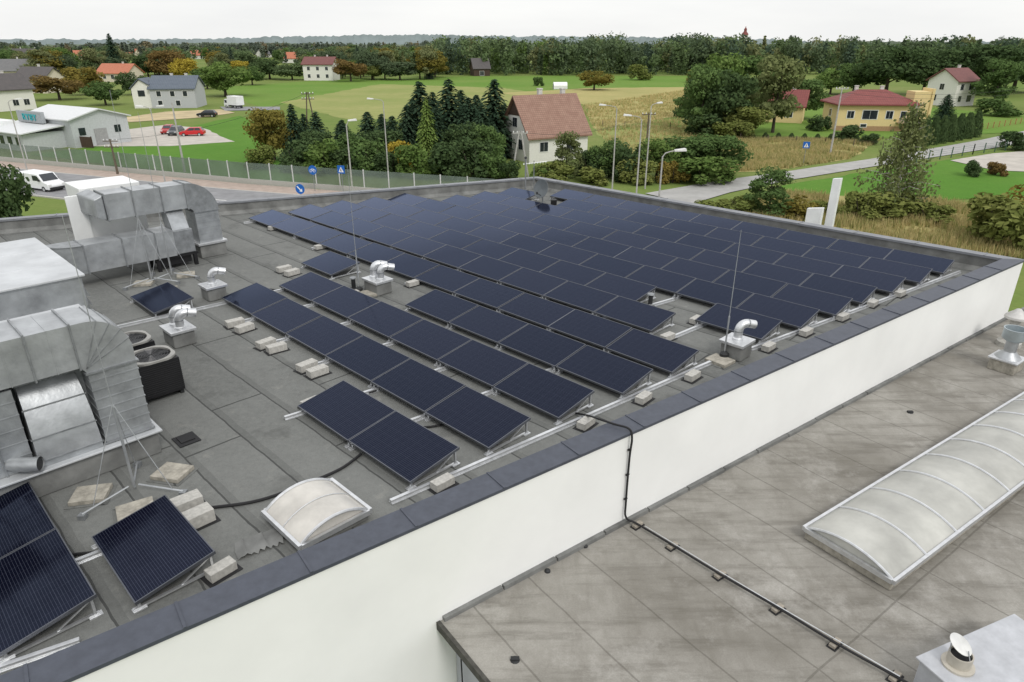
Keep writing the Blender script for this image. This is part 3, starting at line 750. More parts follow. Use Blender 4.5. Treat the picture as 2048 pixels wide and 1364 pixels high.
cable([G(1290, 1052, ZL+.11), G(1450, 1149, ZL+.11), G(1560, 1214, ZL+.11), G(1800, 1353, ZL+.11)], .008, 'thin pale conductor wire beside the cable on the lower roof', mAlu)
for i, (px, py) in enumerate([(1275, 1050), (1345, 1092), (1440, 1150), (1555, 1217), (1670, 1287), (1790, 1354)]):
    block(px, py, 'small block under the cable on the lower roof, %s from the white wall' % ORD[i], .2, .09, .05, WA, ZL, mWood, 'cable_support', 'cable support', True, 'cable supports on the lower roof', .025)
for i, (px, py) in enumerate([(1095, 1143), (1170, 1093), (1325, 1000), (1500, 905), (1830, 722), (1910, 690)]):
    o = MB().lathe([(.05, 0), (.045, .03), (.02, .05), (0, .05)], 10).build('wire_holder', mDark, None, smooth=True); o.location = G(px, py, ZL)
    tag(o, 'small black wire holder along the white wall foot, %s from the annex corner' % ORD[i], 'wire holder', 'wire holders on the lower roof')
for i, (px, py) in enumerate([(1820, 825), (1660, 1072), (1030, 1320)]):
    o = MB().box(-.06, .06, -.03, .03, 0, .04).lathe([(.07, 0), (.055, .02), (0, .02)], 10).build('wire_holder', mDark, None); o.location = G(px, py, ZL)
    tag(o, ['small black wire holder above the long skylight', 'small black wire holder at the long skylight corner', 'small black wire holder near the annex corner'][i], 'wire holder', 'wire holders on the lower roof')
o = MB().box(-.2, .2, -.18, .18, .003, .02).box(-.14, .1, -.12, .12, .02, .035).build('rubber_mat', mRub, None); o.location = G(373, 880, ZR); o.rotation_euler = (0, 0, RS)
tag(o, 'black rubber mat on the roof beside the big unit plinth', 'mat')
vs = []; fs = []; n = 14
for i in range(n+1):
    t = i/n; z = .012+.05*abs(sin(t*pi*2.5))*(1-.5*t); vs += [(t*.6-.3, -.18+.04*sin(3*i), z), (t*.6-.3+.05*sin(i), 0, z*1.1), (t*.55-.26+.05*sin(i), .2, z*.8)]
for i in range(n):
    for j in range(2): fs.append((3*i+j, 3*i+3+j, 3*i+4+j, 3*i+1+j))
o = MB().add(vs, fs).build('membrane_scrap', mUp, None, smooth=True, recalc=False); o.location = G(515, 1090, ZR); o.rotation_euler = (0, 0, .6)
tag(o, 'rumpled dark membrane scrap lying left of the small skylight', 'roofing scrap')
for px, y, ty, hw, l in [(1676, 29.5, 355, .17, 'tall narrow white slab rising behind the far parapet'), (1632, 29.5, 413, .33, 'short white slab rising behind the far parapet')]:
    c = at_depth(px, ty, y)
    o = MB().hexa([(-hw, -.1, 0), (hw, -.1, 0), (hw, .1, 0), (-hw, .1, 0), (-hw, -.1, c.z-.35*hw), (hw, -.1, c.z), (hw, .1, c.z), (-hw, .1, c.z-.35*hw)]).build('sign_slab', mWhiteMet, None, bevel=.01)
    o.location = (c.x, c.y, 0); o.rotation_euler = (0, 0, RS); tag(o, l, 'sign slab')

# ============================================================= GROUND
gm = grassmat('ground', (.14, .20, .048), (.23, .245, .088), (.115, .19, .042), .012, .3)
n = 64; vs = [(0, 0, 0)]
for r_ in (60, 200, 600, 2000, 8000): vs += [(r_*cos(2*pi*k/n), 100+r_*sin(2*pi*k/n), 0) for k in range(n)]
fs = [(0, 1+k, 1+(k+1) % n) for k in range(n)]
for j in range(4):
    for k in range(n): a = 1+j*n+k; b = 1+j*n+(k+1) % n; fs.append((a, a+n, b+n, b))
tag(MB().add(vs, fs).build('ground', gm, None, recalc=False), 'wide green and straw coloured meadow reaching the horizon', 'ground', kind='structure')
mGreen = grassmat('green', (.13, .235, .042), (.19, .265, .065), (.11, .205, .037), .03, .4)
mLawn = grassmat('lawn', (.088, .205, .03), (.125, .24, .042), (.078, .172, .028), .05, .5)
mDry = grassmat('dry', (.46, .385, .175), (.33, .31, .125), (.26, .265, .09), .06, .5)
mDry2 = grassmat('dry2', (.34, .33, .135), (.235, .275, .088), (.185, .24, .065), .04, .4)
zc = [.004]
def sheet(pix, mat, name, label, cat, jit=.0):
    pts = [G(*p) for p in pix]; out_ = []
    for i, a in enumerate(pts):
        b = pts[(i+1) % len(pts)]; L = (b-a).length; n_ = max(1, int(L/(3 if jit else 1e9)))
        for k in range(n_):
            q = a.lerp(b, k/n_)
            if jit and k: q += V((RN.uniform(-jit, jit), RN.uniform(-jit, jit), 0))
            out_.append(q)
    zc[0] += .006
    o = MB().add([(p.x, p.y, zc[0]) for p in out_], [tuple(range(len(out_)))]).build(name, mat, None, recalc=False)
    for f in o.data.polygons:
        if f.normal.z < 0: f.flip()
    return tag(o, label, cat, kind='structure')
sheet([(430, 175), (700, 157), (1000, 152), (1400, 152), (1400, 190), (1180, 205), (800, 180), (520, 215)], mGreen, 'field', 'bright green field before the far wood', 'field', .8)
sheet([(560, 205), (760, 168), (1010, 176), (1180, 205), (1020, 232), (700, 240)], mDry2, 'field', 'straw tinged field behind the spruces', 'field', .8)
sheet([(1000, 186), (1180, 176), (1375, 174), (1385, 225), (1290, 245), (1190, 258), (1170, 210)], mDry, 'field', 'dry straw field right of the brown roofed house', 'field', .8)
sheet([(1190, 262), (1480, 248), (1500, 300), (1250, 320)], mDry2, 'field', 'rough grass below the straw field', 'field', .8)
sheet([(1470, 278), (1760, 280), (1700, 318), (1560, 340), (1440, 345)], mDry, 'field', 'dry straw field below the yellow house', 'field', .6)
sheet([(1550, 375), (1760, 338), (1960, 312), (2100, 350), (2100, 390), (1900, 400), (1650, 400)], mLawn, 'lawn', 'green verge right of the side road', 'grass', .5)
sheet([(1420, 430), (1560, 385), (1900, 405), (2120, 420), (2140, 520), (1800, 520)], mDry, 'field', 'dry tall grass beyond the far parapet', 'field', .6)
sheet([(180, 296), (480, 232), (520, 250), (560, 320), (640, 380), (380, 350), (60, 310)], mLawn, 'lawn', 'vivid green meadow behind the noise barrier', 'grass', .5)
sheet([(1500, 205), (1660, 200), (1860, 215), (2080, 235), (2080, 262), (1700, 280), (1490, 270)], mGreen, 'lawn', 'green garden around the yellow house', 'garden', .5)
sheet([(1530, 138), (1700, 128), (1950, 132), (1950, 142), (1700, 145)], mGreen, 'field', 'thin green field among the right hand trees', 'field', .8)
sheet([(150, 293), (235, 262), (335, 250), (410, 258), (470, 284), (340, 293)], mGrav, 'car_park', 'pale gravel car park beside the fish shop', 'car park', .3)
sheet([(230, 238), (330, 224), (440, 219), (470, 226), (400, 236), (260, 245)], mSand, 'yard', 'sandy yard before the blue roofed house', 'yard', .3)
sheet([(440, 214), (560, 214), (560, 220), (450, 222)], mAsph, 'road', 'grey lane beside the blue roofed house', 'road')
sheet([(1290, 388), (1440, 362), (1560, 346), (1740, 319), (1840, 302), (1960, 281), (2080, 256), (2080, 282), (1960, 301), (1850, 318), (1740, 335), (1580, 361), (1460, 386), (1380, 410)], M('sideroad', (.33, .325, .31), .9, var=.15, scale=.6), 'road', 'pale grey side road curving past the birch', 'road')
sheet([(1900, 322), (1985, 308), (2090, 300), (2090, 346), (1990, 342)], mGrav, 'driveway', 'gravel drive behind the green fence', 'driveway', .2)
B0, B1, B2 = V((-70.7, 96.4)), V((-30.3, 79.6)), V((-1.7, 69.5))
bl = [B0+(B0-B1)*1.2, B0, B1, B2, B2+V((30, -9.5))]
def off_line(d):
    r_ = []
    for i, p in enumerate(bl):
        t = (bl[min(i+1, len(bl)-1)]-bl[max(i-1, 0)]).normalized(); r_.append(p+V((t.y, -t.x))*d)
    return r_
def band(d0, d1, mat, name, label, cat, z=None):
    a, b = off_line(d0), off_line(d1); zc[0] += .006; z_ = z or zc[0]
    mb = MB()
    for i in range(len(a)-1): mb.add([(a[i].x, a[i].y, z_), (b[i].x, b[i].y, z_), (b[i+1].x, b[i+1].y, z_), (a[i+1].x, a[i+1].y, z_)], [(0, 1, 2, 3)])
    if z:
        for q_ in (a, b):
            for i in range(len(a)-1): mb.add([(q_[i].x, q_[i].y, 0), (q_[i+1].x, q_[i+1].y, 0), (q_[i+1].x, q_[i+1].y, z_), (q_[i].x, q_[i].y, z_)], [(0, 1, 2, 3)])
    o = mb.build(name, mat, None, recalc=False)
    for f in o.data.polygons:
        if abs(f.normal.z) > .5 and f.normal.z < 0: f.flip()
    tag(o, label, cat, kind='structure')
band(.5, 3.6, mPave, 'pavement', 'reddish paved path along the noise barrier', 'pavement', .12)
band(3.6, 3.85, mConc, 'kerb', 'pale kerb of the main road', 'kerb', .13)
band(3.85, 14, mAsph, 'road', 'grey main road behind the building', 'road')
mLine = M('roadpaint', (.75, .75, .72), .7, var=.1)
band(8.6, 8.75, mLine, 'road_marking', 'white centre line of the main road', 'road marking')
band(14, 14.25, mConc, 'kerb', 'pale kerb on the near side of the main road', 'kerb', .13)
def hills(d, h, mat, seed, label, x0=-1.1, x1=1.1, n=900, depth=500):
    vs = []; fs = []
    for i in range(n+1):
        a = x0+(x1-x0)*i/n; t = V((a*3.1+seed, seed*1.7, 0))
        z = h*(.62+.5*noise.noise(t))+h*.10*noise.noise(t*14)+h*.10*noise.noise(t*60)+h*.09*RN.random()
        X_, Y_ = d*sin(a), d*cos(a)
        k = (d+depth)/d
        vs += [(X_*.985, Y_*.985, 0), (X_, Y_, max(z, 3)), (X_*k, Y_*k, max(z*.9, 3))]
    for i in range(n):
        for j in range(2): fs.append((3*i+j, 3*i+3+j, 3*i+4+j, 3*i+1+j))
    tag(MB().add(vs, fs).build('hills', mat, None, recalc=False), label, 'hills', kind='structure')
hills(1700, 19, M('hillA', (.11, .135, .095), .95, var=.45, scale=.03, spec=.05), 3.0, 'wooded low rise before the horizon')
hills(3200, 50, M('hillB', (.19, .225, .225), .95, var=.2, scale=.012, spec=.05), 9.0, 'hazy wooded hills on the horizon')  # aerial haze is put into the hill colour, paler with distance

# ============================================================= VEGETATION
def rdir(R):
    while True:
        d = V((R.uniform(-1, 1), R.uniform(-1, 1), R.uniform(-1, 1)))
        if .05 < d.length < 1: return d.normalized()
def leaf(mb, c, nrm, size, R, asp=.65, mi=0):
    t = nrm.cross(rdir(R))
    if t.length < 1e-3: t = V((1, 0, 0))
    t.normalize(); b = nrm.cross(t); t = t*size; b = b*size*asp
    o = len(mb.v); mb.v += [tuple(c-t), tuple(c-b), tuple(c+t), tuple(c+b)]; mb.f.append((o, o+1, o+2, o+3)); mb.m.append(mi)
def blob(mb, c, r, n, size, R, mi=0, sh=.45):
    for _ in range(n):
        d = rdir(R); k = sh+(1-sh)*R.random()**.7
        leaf(mb, V((c[0]+d.x*r[0]*k, c[1]+d.y*r[1]*k, c[2]+d.z*r[2]*k)), (d+rdir(R)*.9+V((0, 0, .3))).normalized(), size*R.uniform(.6, 1.3), R, mi=mi)
def trunk_mb(h, r, limbs, R, spread=.25):
    mb = MB(); mb.tube([(0, 0, 0), (R.uniform(-.01, .01), R.uniform(-.01, .01), h*.5), (R.uniform(-.02, .02), R.uniform(-.02, .02), h)], r, 7, r*.3)
    for k in range(limbs):
        a = 2*pi*k/limbs+R.random(); z = h*R.uniform(.4, .8)
        mb.tube([(0, 0, z), (cos(a)*spread*.5, sin(a)*spread*.5, z+.1), (cos(a)*spread, sin(a)*spread, z+.24)], r*.4, 5, r*.12)
    return mb
def p_broad(seed, nc=26, nl=150, ls=.030, zc_=.54, rz=.44):
    R = random.Random(seed); mb = MB()
    for k in range(nc):
        d = rdir(R); k_ = R.uniform(.5, .8); rr = R.uniform(.11, .23)
        c = V((d.x*.5*k_, d.y*.5*k_, zc_+d.z*rz*k_)); blob(mb, c, (rr, rr, rr*.75), nl, ls, R)
    blob(mb, (0, 0, zc_), (.3, .3, rz*.7), 300, ls*1.2, R, sh=.1)
    return trunk_mb(.6, .03, 6, R), mb
def p_spruce(seed, layers=32, ls=.034):
    R = random.Random(seed); mb = MB()
    for L in range(layers):
        z = .04+.96*(L/layers)**.92; rad = .5*(1-z)**.72*R.uniform(.8, 1.12)+.016
        nb = max(5, int(8+24*(1-z)))
        for k in range(nb):
            a = 2*pi*(k+R.random())/nb; rr = rad*R.uniform(.65, 1.15); d = V((cos(a), sin(a), 0))
            m_ = max(2, int(6*rr/.5)+2)
            for j in range(m_):
                f = (j+.6)/m_; pos = d*(rr*f)+V((0, 0, z-.09*rr*f*f*2+R.uniform(-.012, .012)))
                t = d+V((0, 0, -.45*f)); t.normalize(); side = V((-d.y, d.x, R.uniform(-.5, .3)))
                s_ = ls*R.uniform(.8, 1.4)*(1.2-.4*f); o = len(mb.v)
                mb.v += [tuple(pos-t*s_), tuple(pos-side*s_*.7), tuple(pos+t*s_*1.3), tuple(pos+side*s_*.7)]; mb.f.append((o, o+1, o+2, o+3)); mb.m.append(0)
    return MB().tube([(0, 0, 0), (0, 0, .97)], .018, 6, .002), mb
def p_birch(seed):
    R = random.Random(seed); mb = MB(); tr = MB()
    tr.tube([(0, 0, 0), (.012, 0, .4), (-.01, .01, .95)], .016, 6, .003)
    for k in range(56):
        z = .06+.89*(k/56); a = k*2.4+R.random(); L = (.5*(1-abs(z-.30)/.72))*R.uniform(.5, 1.0)
        e = V((cos(a)*L, sin(a)*L, z+.13*R.uniform(.2, 1))); st = V((0, 0, z))
        tr.tube([st, st.lerp(e, .5)+V((0, 0, .03)), e], .005, 4, .0012)
        for j in range(6):
            q = st.lerp(e, .25+.75*j/5)+rdir(R)*.025; n_ = R.randint(12, 19)
            for i in range(n_):
                leaf(mb, q+V((R.uniform(-.05, .05), R.uniform(-.05, .05), -.012*i+R.uniform(-.02, .02))), rdir(R), .018*R.uniform(.7, 1.3), R)
    return tr, mb
def p_bush(seed, nc=20, nl=130, ls=.042):
    R = random.Random(seed); mb = MB()
    for k in range(nc):
        a = R.random()*2*pi; q = R.random()**.5*.38; z = R.uniform(.15, .78)*(1-.5*q); rr = R.uniform(.10, .22)
        blob(mb, (cos(a)*q, sin(a)*q, z), (rr, rr, rr*1.1), nl, ls, R)
    tr = MB()
    for k in range(5):
        a = 2*pi*k/5; tr.tube([(0, 0, 0), (cos(a)*.12, sin(a)*.12, .3), (cos(a)*.22, sin(a)*.22, .6)], .014, 5, .004)
    return tr, mb
def p_thuja(seed):
    R = random.Random(seed); mb = MB()
    for k in range(22):
        z = .05+.9*k/22; rr = .42*(1-(k/22)**2.2*.8)
        for j in range(70):
            a = R.random()*2*pi; q = rr*R.uniform(.75, 1.08); d = V((cos(a), sin(a), 0))
            leaf(mb, d*q+V((0, 0, z+R.uniform(-.03, .03))), (d+rdir(R)*.6).normalized(), .05*R.uniform(.7, 1.2), R)
    return MB().tube([(0, 0, 0), (0, 0, .7)], .04, 6, .01), mb
def p_loose(seed):
    R = random.Random(seed); mb = MB()
    for k in range(32):
        z = R.uniform(.12, .93); q = .44*R.random()**.6*(1-abs(z-.45)*1.1); a = R.random()*2*pi; rr = R.uniform(.09, .18)
        blob(mb, (cos(a)*q, sin(a)*q, z), (rr*1.15, rr*1.15, rr*.62), 120, .028, R)
    return trunk_mb(.75, .025, 7, R, .22), mb
PR = {'broad': [p_broad(1), p_broad(2), p_broad(5, 22, 170), p_broad(17)], 'spruce': [p_spruce(3), p_spruce(4, 28)], 'birch': [p_birch(6), p_birch(9)], 'bush': [p_bush(7), p_bush(8), p_bush(18)], 'thuja': [p_thuja(10)], 'loose': [p_loose(12), p_loose(13)]}
LM = {'green': leafmat('l_green', (.09, .155, .04), (.185, .255, .076)), 'dark': leafmat('l_dark', (.053, .088, .038), (.11, .16, .063)),
      'mid': leafmat('l_mid', (.08, .137, .046), (.15, .22, .073)),
      'spruce': leafmat('l_spruce', (.028, .055, .034), (.072, .112, .064)), 'lime': leafmat('l_lime', (.115, .19, .046), (.22, .29, .08)),
      'autumn': leafmat('l_autumn', (.19, .15, .038), (.30, .23, .06), (.10, .13, .03)), 'rust': leafmat('l_rust', (.15, .10, .04), (.24, .16, .06), (.11, .12, .035)),
      'yellow': leafmat('l_yellow', (.32, .24, .035), (.5, .4, .07), (.3, .27, .05)), 'birch': leafmat('l_birch', (.12, .155, .06), (.23, .25, .105)),
      'olive': leafmat('l_olive', (.14, .17, .045), (.25, .265, .085), (.11, .165, .04)),
      'wdark': leafmat('w_dark', (.075, .11, .06), (.14, .18, .097)), 'wmid': leafmat('w_mid', (.10, .15, .068), (.175, .23, .104)), 'wolive': leafmat('w_olive', (.15, .17, .075), (.22, .235, .11)),  # wood greens lightened: distance haze painted into the leaf colour
      'wspruce': leafmat('w_spruce', (.055, .085, .058), (.098, .135, .09)), 'hz': leafmat('hz', (.12, .15, .11), (.18, .205, .15)), 'hzo': leafmat('hzo', (.19, .17, .10), (.24, .20, .13)), 'hzd': leafmat('hzd', (.085, .11, .085), (.135, .155, .12))}  # same for these, hz tones carry the most painted haze
MCACHE = {}
def tmesh(kind, i, mat):
    k = (kind, i, mat)
    if k not in MCACHE:
        tr, cr_ = PR[kind][i]
        MCACHE[k] = (tr.mesh('trunk', mBirch if kind == 'birch' else mTrunk), cr_.mesh('crown', LM[mat], recalc=False))
    return MCACHE[k]
def tree(kind, mat, px, by, ty, wpx, label, name=None, group=None, cat=None, h=None):
    b = G(px, by); h = h or height_to(b, ty); w_ = wpx/F*fwd(b)*1.12
    nm = name or {'broad': 'leafy_tree', 'spruce': 'spruce_tree', 'birch': 'birch_tree', 'bush': 'bush', 'thuja': 'thuja_bush', 'loose': 'tall_tree'}[kind]
    r = T(nm, label, cat or ('bush' if kind in ('bush', 'thuja') else 'tree'), b, RN.random()*6.28, group)
    tm, cm = tmesh(kind, RN.randrange(len(PR[kind])), mat)
    put('stem' if kind in ('bush', 'thuja') else 'trunk', tm, r); put('foliage' if kind in ('bush', 'thuja') else 'crown', cm, r)
    r.scale = (w_, w_, h); return r
sp_ = [(595, 322, 205, 72), (640, 320, 222, 80), (690, 326, 240, 84), (742, 322, 222, 90), (790, 322, 230, 84), (820, 316, 208, 90), (846, 312, 160, 116), (876, 332, 212, 80), (902, 316, 155, 126), (940, 322, 192, 104), (966, 326, 205, 90), (990, 314, 156, 116)]
for i, a in enumerate(sp_): tree('spruce', 'spruce', *a, 'dark spruce, %s from the left in the row left of the brown roofed house' % ORD[i], group='spruces beside the brown roofed house')
for i, a in enumerate([(615, 306, 226, 60), (690, 308, 238, 66), (768, 306, 226, 70), (830, 302, 196, 80), (870, 302, 182, 84), (925, 302, 178, 92), (955, 304, 188, 86), (1010, 306, 205, 50)]):
    tree('spruce', 'spruce', *a, 'dark spruce in the rear rank left of the brown roofed house, %s from left' % ORD[i], group='rear spruces beside the brown roofed house')
for i, a in enumerate([(640, 330, 252, 80, 'dark'), (700, 330, 258, 90, 'mid'), (765, 330, 250, 90, 'dark'), (925, 334, 238, 90, 'dark'), (975, 334, 244, 74, 'mid')]):
    tree('broad', a[4], *a[:4], 'leafy tree filling the spruce clump, %s from the left' % ORD[i], group='leafy trees in the spruce clump')
tree('spruce', 'lime', 858, 337, 195, 66, 'light green conifer standing in front of the dark spruces')
tree('broad', 'autumn', 550, 322, 203, 88, 'orange tinged tree at the left end of the spruce row')
tree('bush', 'yellow', 803, 340, 268, 48, 'bright yellow bush in front of the spruces')
for i, (px, by, ty, w_, m) in enumerate([(600, 342, 268, 78, 'dark'), (652, 346, 268, 84, 'green'), (700, 347, 275, 80, 'dark'), (742, 347, 262, 86, 'mid'), (780, 350, 285, 70, 'dark'), (838, 354, 275, 86, 'green'), (893, 354, 258, 96, 'dark'), (945, 354, 262, 90, 'dark'), (985, 356, 285, 60, 'mid'), (525, 338, 280, 60, 'olive'), (1018, 358, 312, 44, 'dark')]):
    tree('bush', m, px, by, ty, w_, 'low shrub under the spruces, %s counted from the fence end' % ORD[i], group='shrubs under the spruces')
rs_ = [('loose', 'birch', 1132, 356, 262, 70, 'thin pale willow in front of the brown roofed house'), ('bush', 'green', 1080, 358, 322, 60, 'shrub at the front corner of the brown roofed house'),
 ('bush', 'olive', 1108, 362, 318, 70, 'olive shrub below the thin willow'), ('bush', 'dark', 1180, 354, 282, 66, 'dark shrub right of the thin willow'), ('broad', 'mid', 1218, 354, 272, 76, 'small tree left of the street lamps right of the brown roofed house'), ('bush', 'dark', 1252, 360, 275, 84, 'dark shrub between the two tall street lamps'),
 ('bush', 'olive', 1272, 366, 308, 70, 'yellowing shrub at the foot of the second tall lamp'), ('broad', 'green', 1312, 358, 272, 90, 'green shrub behind the near street lamp'), ('bush', 'autumn', 1345, 366, 305, 60, 'orange tinged shrub behind the near street lamp head'), ('broad', 'mid', 1372, 354, 262, 110, 'round green tree right of the near street lamp'),
 ('broad', 'mid', 1432, 352, 258, 110, 'dark round tree beside the side road'), ('bush', 'green', 1410, 366, 298, 110, 'green shrub in front of the dark round tree'), ('bush', 'olive', 1185, 366, 322, 80, 'olive shrub above the far corner coping'),
 ('loose', 'mid', 1400, 270, 125, 100, 'tall dark tree at the left of the clump by the yellow house'), ('broad', 'dark', 1445, 270, 128, 110, 'broad dark tree in the clump by the yellow house'), ('broad', 'olive', 1488, 274, 200, 90, 'yellow green tree in front of the clump by the yellow house'), ('loose', 'birch', 1545, 266, 105, 125, 'tall pale loose tree left of the yellow house'),
 ('broad', 'mid', 1602, 238, 145, 90, 'leafy tree behind the small yellow house'), ('loose', 'dark', 1378, 258, 150, 70, 'slim dark tree at the left edge of the clump'), ('broad', 'green', 1430, 240, 98, 110, 'tall green tree behind the clump by the yellow house'), ('loose', 'mid', 1500, 238, 112, 100, 'tall leafy tree behind the pale loose tree'), ('bush', 'olive', 1460, 278, 228, 80, 'olive bush at the foot of the clump'), ('bush', 'dark', 1415, 272, 215, 90, 'dark bush below the tall tree at the left of the clump'),
 ('bush', 'dark', 1638, 262, 225, 46, 'dark round bush left of the yellow house front'), ('bush', 'dark', 1693, 280, 238, 62, 'dark round bush before the yellow house front'), ('bush', 'dark', 1735, 288, 262, 40, 'low dark bush before the yellow house corner'),
 ('birch', 'birch', 1785, 430, 205, 145, 'tall thin birch in front of the side road'), ('bush', 'olive', 1770, 436, 375, 140, 'rough olive growth around the birch foot'), ('spruce', 'spruce', 1886, 240, 188, 54, 'small dark spruce by the white house'),
 ('broad', 'dark', 1770, 195, 80, 130, 'big dark tree behind the yellow house roof'), ('broad', 'dark', 1845, 190, 88, 110, 'big dark tree left of the white house'), ('broad', 'dark', 1955, 190, 74, 130, 'big dark tree right of the white house'), ('broad', 'dark', 2025, 185, 85, 130, 'big dark tree at the right edge'), ('loose', 'mid', 1985, 215, 115, 90, 'tall green tree before the dark trees at the right edge'),
 ('broad', 'mid', 1705, 190, 122, 80, 'green tree behind the yellow house chimney'), ('bush', 'mid', 1995, 232, 190, 80, 'green bush right of the white house'), ('bush', 'dark', 2030, 300, 255, 60, 'dark bush at the right end of the side road'), ('broad', 'green', 1660, 188, 135, 70, 'green tree left of the yellow house chimney'),
 ('loose', 'mid', 1535, 434, 338, 105, 'small leafy tree above the far parapet by the side road'), ('bush', 'olive', 1480, 430, 380, 90, 'olive shrub left of the small leafy tree by the side road'), ('bush', 'autumn', 1592, 438, 388, 76, 'tawny shrub right of the small leafy tree by the side road'), ('bush', 'olive', 1430, 422, 392, 80, 'low olive shrub close to the far parapet'), ('bush', 'olive', 1650, 432, 395, 60, 'low olive shrub left of the tall white slab'),
 ('bush', 'olive', 1990, 490, 350, 165, 'big yellow green bush at the right edge'), ('bush', 'autumn', 2045, 478, 362, 120, 'tawny bush behind the big bush at the right edge'), ('bush', 'dark', 1943, 352, 308, 42, 'small dark bush before the gravel drive'), ('bush', 'rust', 1990, 350, 314, 46, 'small reddish bush before the gravel drive'),
 ('bush', 'olive', 1720, 440, 365, 80, 'olive bush left of the birch'), ('bush', 'olive', 1850, 442, 392, 100, 'olive bush right of the birch'),
 ('broad', 'autumn', 1188, 180, 138, 66, 'yellowing tree alone in the far field'), ('bush', 'mid', 1076, 172, 146, 22, 'small bush alone in the far field'), ('bush', 'autumn', 1390, 165, 135, 40, 'tawny bush at the edge of the far wood'), ('bush', 'olive', 1280, 160, 122, 46, 'pale bush before the far wood'),
 ('broad', 'dark', 8, 480, 278, 125, 'big dark tree at the left edge beyond the parapet'), ('bush', 'dark', 25, 480, 372, 80, 'dark shrub below the big dark tree at the left edge'),
 ('broad', 'green', 452, 193, 117, 96, 'round green tree right of the blue roofed house'), ('broad', 'yellow', 374, 168, 113, 56, 'yellow tree behind the blue roofed house'), ('broad', 'rust', 338, 160, 92, 66, 'brown orange tree behind the blue roofed house'), ('spruce', 'spruce', 234, 150, 65, 44, 'tall dark spruce above the orange roofed house'),
 ('broad', 'dark', 298, 158, 104, 56, 'dark tree beside the brown orange tree'), ('broad', 'rust', 120, 200, 146, 92, 'rust coloured tree left of the fish shop'), ('broad', 'autumn', 172, 190, 130, 76, 'tawny tree right of the rust coloured tree'), ('broad', 'yellow', 485, 160, 116, 46, 'yellow green tree right of the round green tree'),
 ('broad', 'rust', 702, 163, 114, 64, 'brown orange tree beside the white house with dark red roof'), ('broad', 'olive', 748, 160, 128, 40, 'small tawny tree at the field edge'), ('spruce', 'spruce', 640, 158, 122, 22, 'little dark spruce before the white house with dark red roof'), ('broad', 'mid', 212, 210, 158, 70, 'green tree behind the fish shop hall'), ('broad', 'dark', 540, 158, 112, 70, 'dark tree clump behind the field on the left'), ('broad', 'mid', 505, 170, 128, 50, 'leafy tree at the left end of the bright green field'),
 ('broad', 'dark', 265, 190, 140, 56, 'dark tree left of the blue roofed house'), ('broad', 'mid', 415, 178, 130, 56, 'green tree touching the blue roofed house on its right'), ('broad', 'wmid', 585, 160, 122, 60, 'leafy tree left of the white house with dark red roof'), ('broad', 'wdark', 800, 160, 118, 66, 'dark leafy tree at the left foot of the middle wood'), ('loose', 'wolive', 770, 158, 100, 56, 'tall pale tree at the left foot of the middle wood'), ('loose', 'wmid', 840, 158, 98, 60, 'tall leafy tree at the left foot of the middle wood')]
for a in rs_: tree(*a)
for i in range(7): tree('thuja', 'dark', 1845+17*i, 292-3*i, 232-2*i, 26, 'tall clipped thuja, %s from the left in the hedge right of the yellow house' % ORD[i], group='thuja hedge right of the yellow house')
for i in range(11): tree('thuja', 'dark', 1478+26*i, 276+.8*i, 263+.6*i, 13, 'small clipped thuja, %s from the left in the row before the yellow house' % ORD[i], group='small thujas before the yellow house')
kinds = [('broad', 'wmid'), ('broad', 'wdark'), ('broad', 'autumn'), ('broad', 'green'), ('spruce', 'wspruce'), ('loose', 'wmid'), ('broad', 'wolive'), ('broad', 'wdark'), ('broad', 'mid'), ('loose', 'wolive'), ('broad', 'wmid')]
boxes = [(195, 282, 164), (605, 685, 163), (0, 130, 186), (275, 415, 217), (560, 610, 128), (250, 300, 113), (510, 545, 117), (380, 410, 120), (780, 815, 134), (940, 985, 153), (150, 180, 119)]
def blocked(px, by, hpx):
    return any(a-10 < px < b+10 and by > c-1 and by-hpx < c for a, b, c in boxes)
vt = 0
while vt < 230:
    px = RN.uniform(-40, 880); by = 112+48*RN.random()**.8
    hh = RN.uniform(8, 14); b = G(px, by); hpx = hh*F/fwd(b)
    if blocked(px, by, hpx): continue
    k, m = kinds[vt % len(kinds)]; vt += 1
    ww = hh*RN.uniform(.9, 1.4)*(.5 if k == 'spruce' else 1)
    tree(k, m, px, by, 0, ww*F/fwd(b)/1.12, 'leafy garden tree among the far village houses on the left', name='village_tree', group='far village trees', h=hh)
def wood(px0, px1, by0, by1, n, h0, h1, nl, size, label, weights, seed, gate=False):
    R = random.Random(seed); mb = MB()
    for i in range(n):
        f = (i/n); by = by0+(by1-by0)*f; px = R.uniform(px0, px1)
        b = G(px, by+R.uniform(-.5, .5)); h = R.uniform(h0, h1)*(.9+.25*noise.noise(V((px*.012, seed, 0)))); mi = R.choices(range(len(weights)), [w_[1] for w_ in weights])[0]
        if gate and blocked(px, by, h*F/fwd(b)): continue
        con = R.random() < .25; wd_ = h*R.uniform(.22, .36)*(.65 if con else 1)
        for c_ in range(3 if con else 5):
            z = h*(.35+.5*R.random()); k = (1-z/h)*1.1+.12 if con else 1-abs(z/h-.6)*.9
            off = V((R.uniform(-1, 1), R.uniform(-1, 1), 0))*wd_*.55*(0 if con else 1)
            blob(mb, b+off+V((0, 0, z)), (wd_*k*.8, wd_*k*.8, h*.16), nl//5, size, R, mi)
        blob(mb, b+V((0, 0, h*.5)), (wd_*.55, wd_*.55, h*.48), nl//4, size, R, mi, .3)
        blob(mb, b+V((0, 0, h*.15)), (wd_*.9, wd_*.9, h*.16), nl//6, size, R, mi)
    tag(mb.build('wood', [LM[w_[0]] for w_ in weights], None, recalc=False), label, 'wood', kind='stuff')
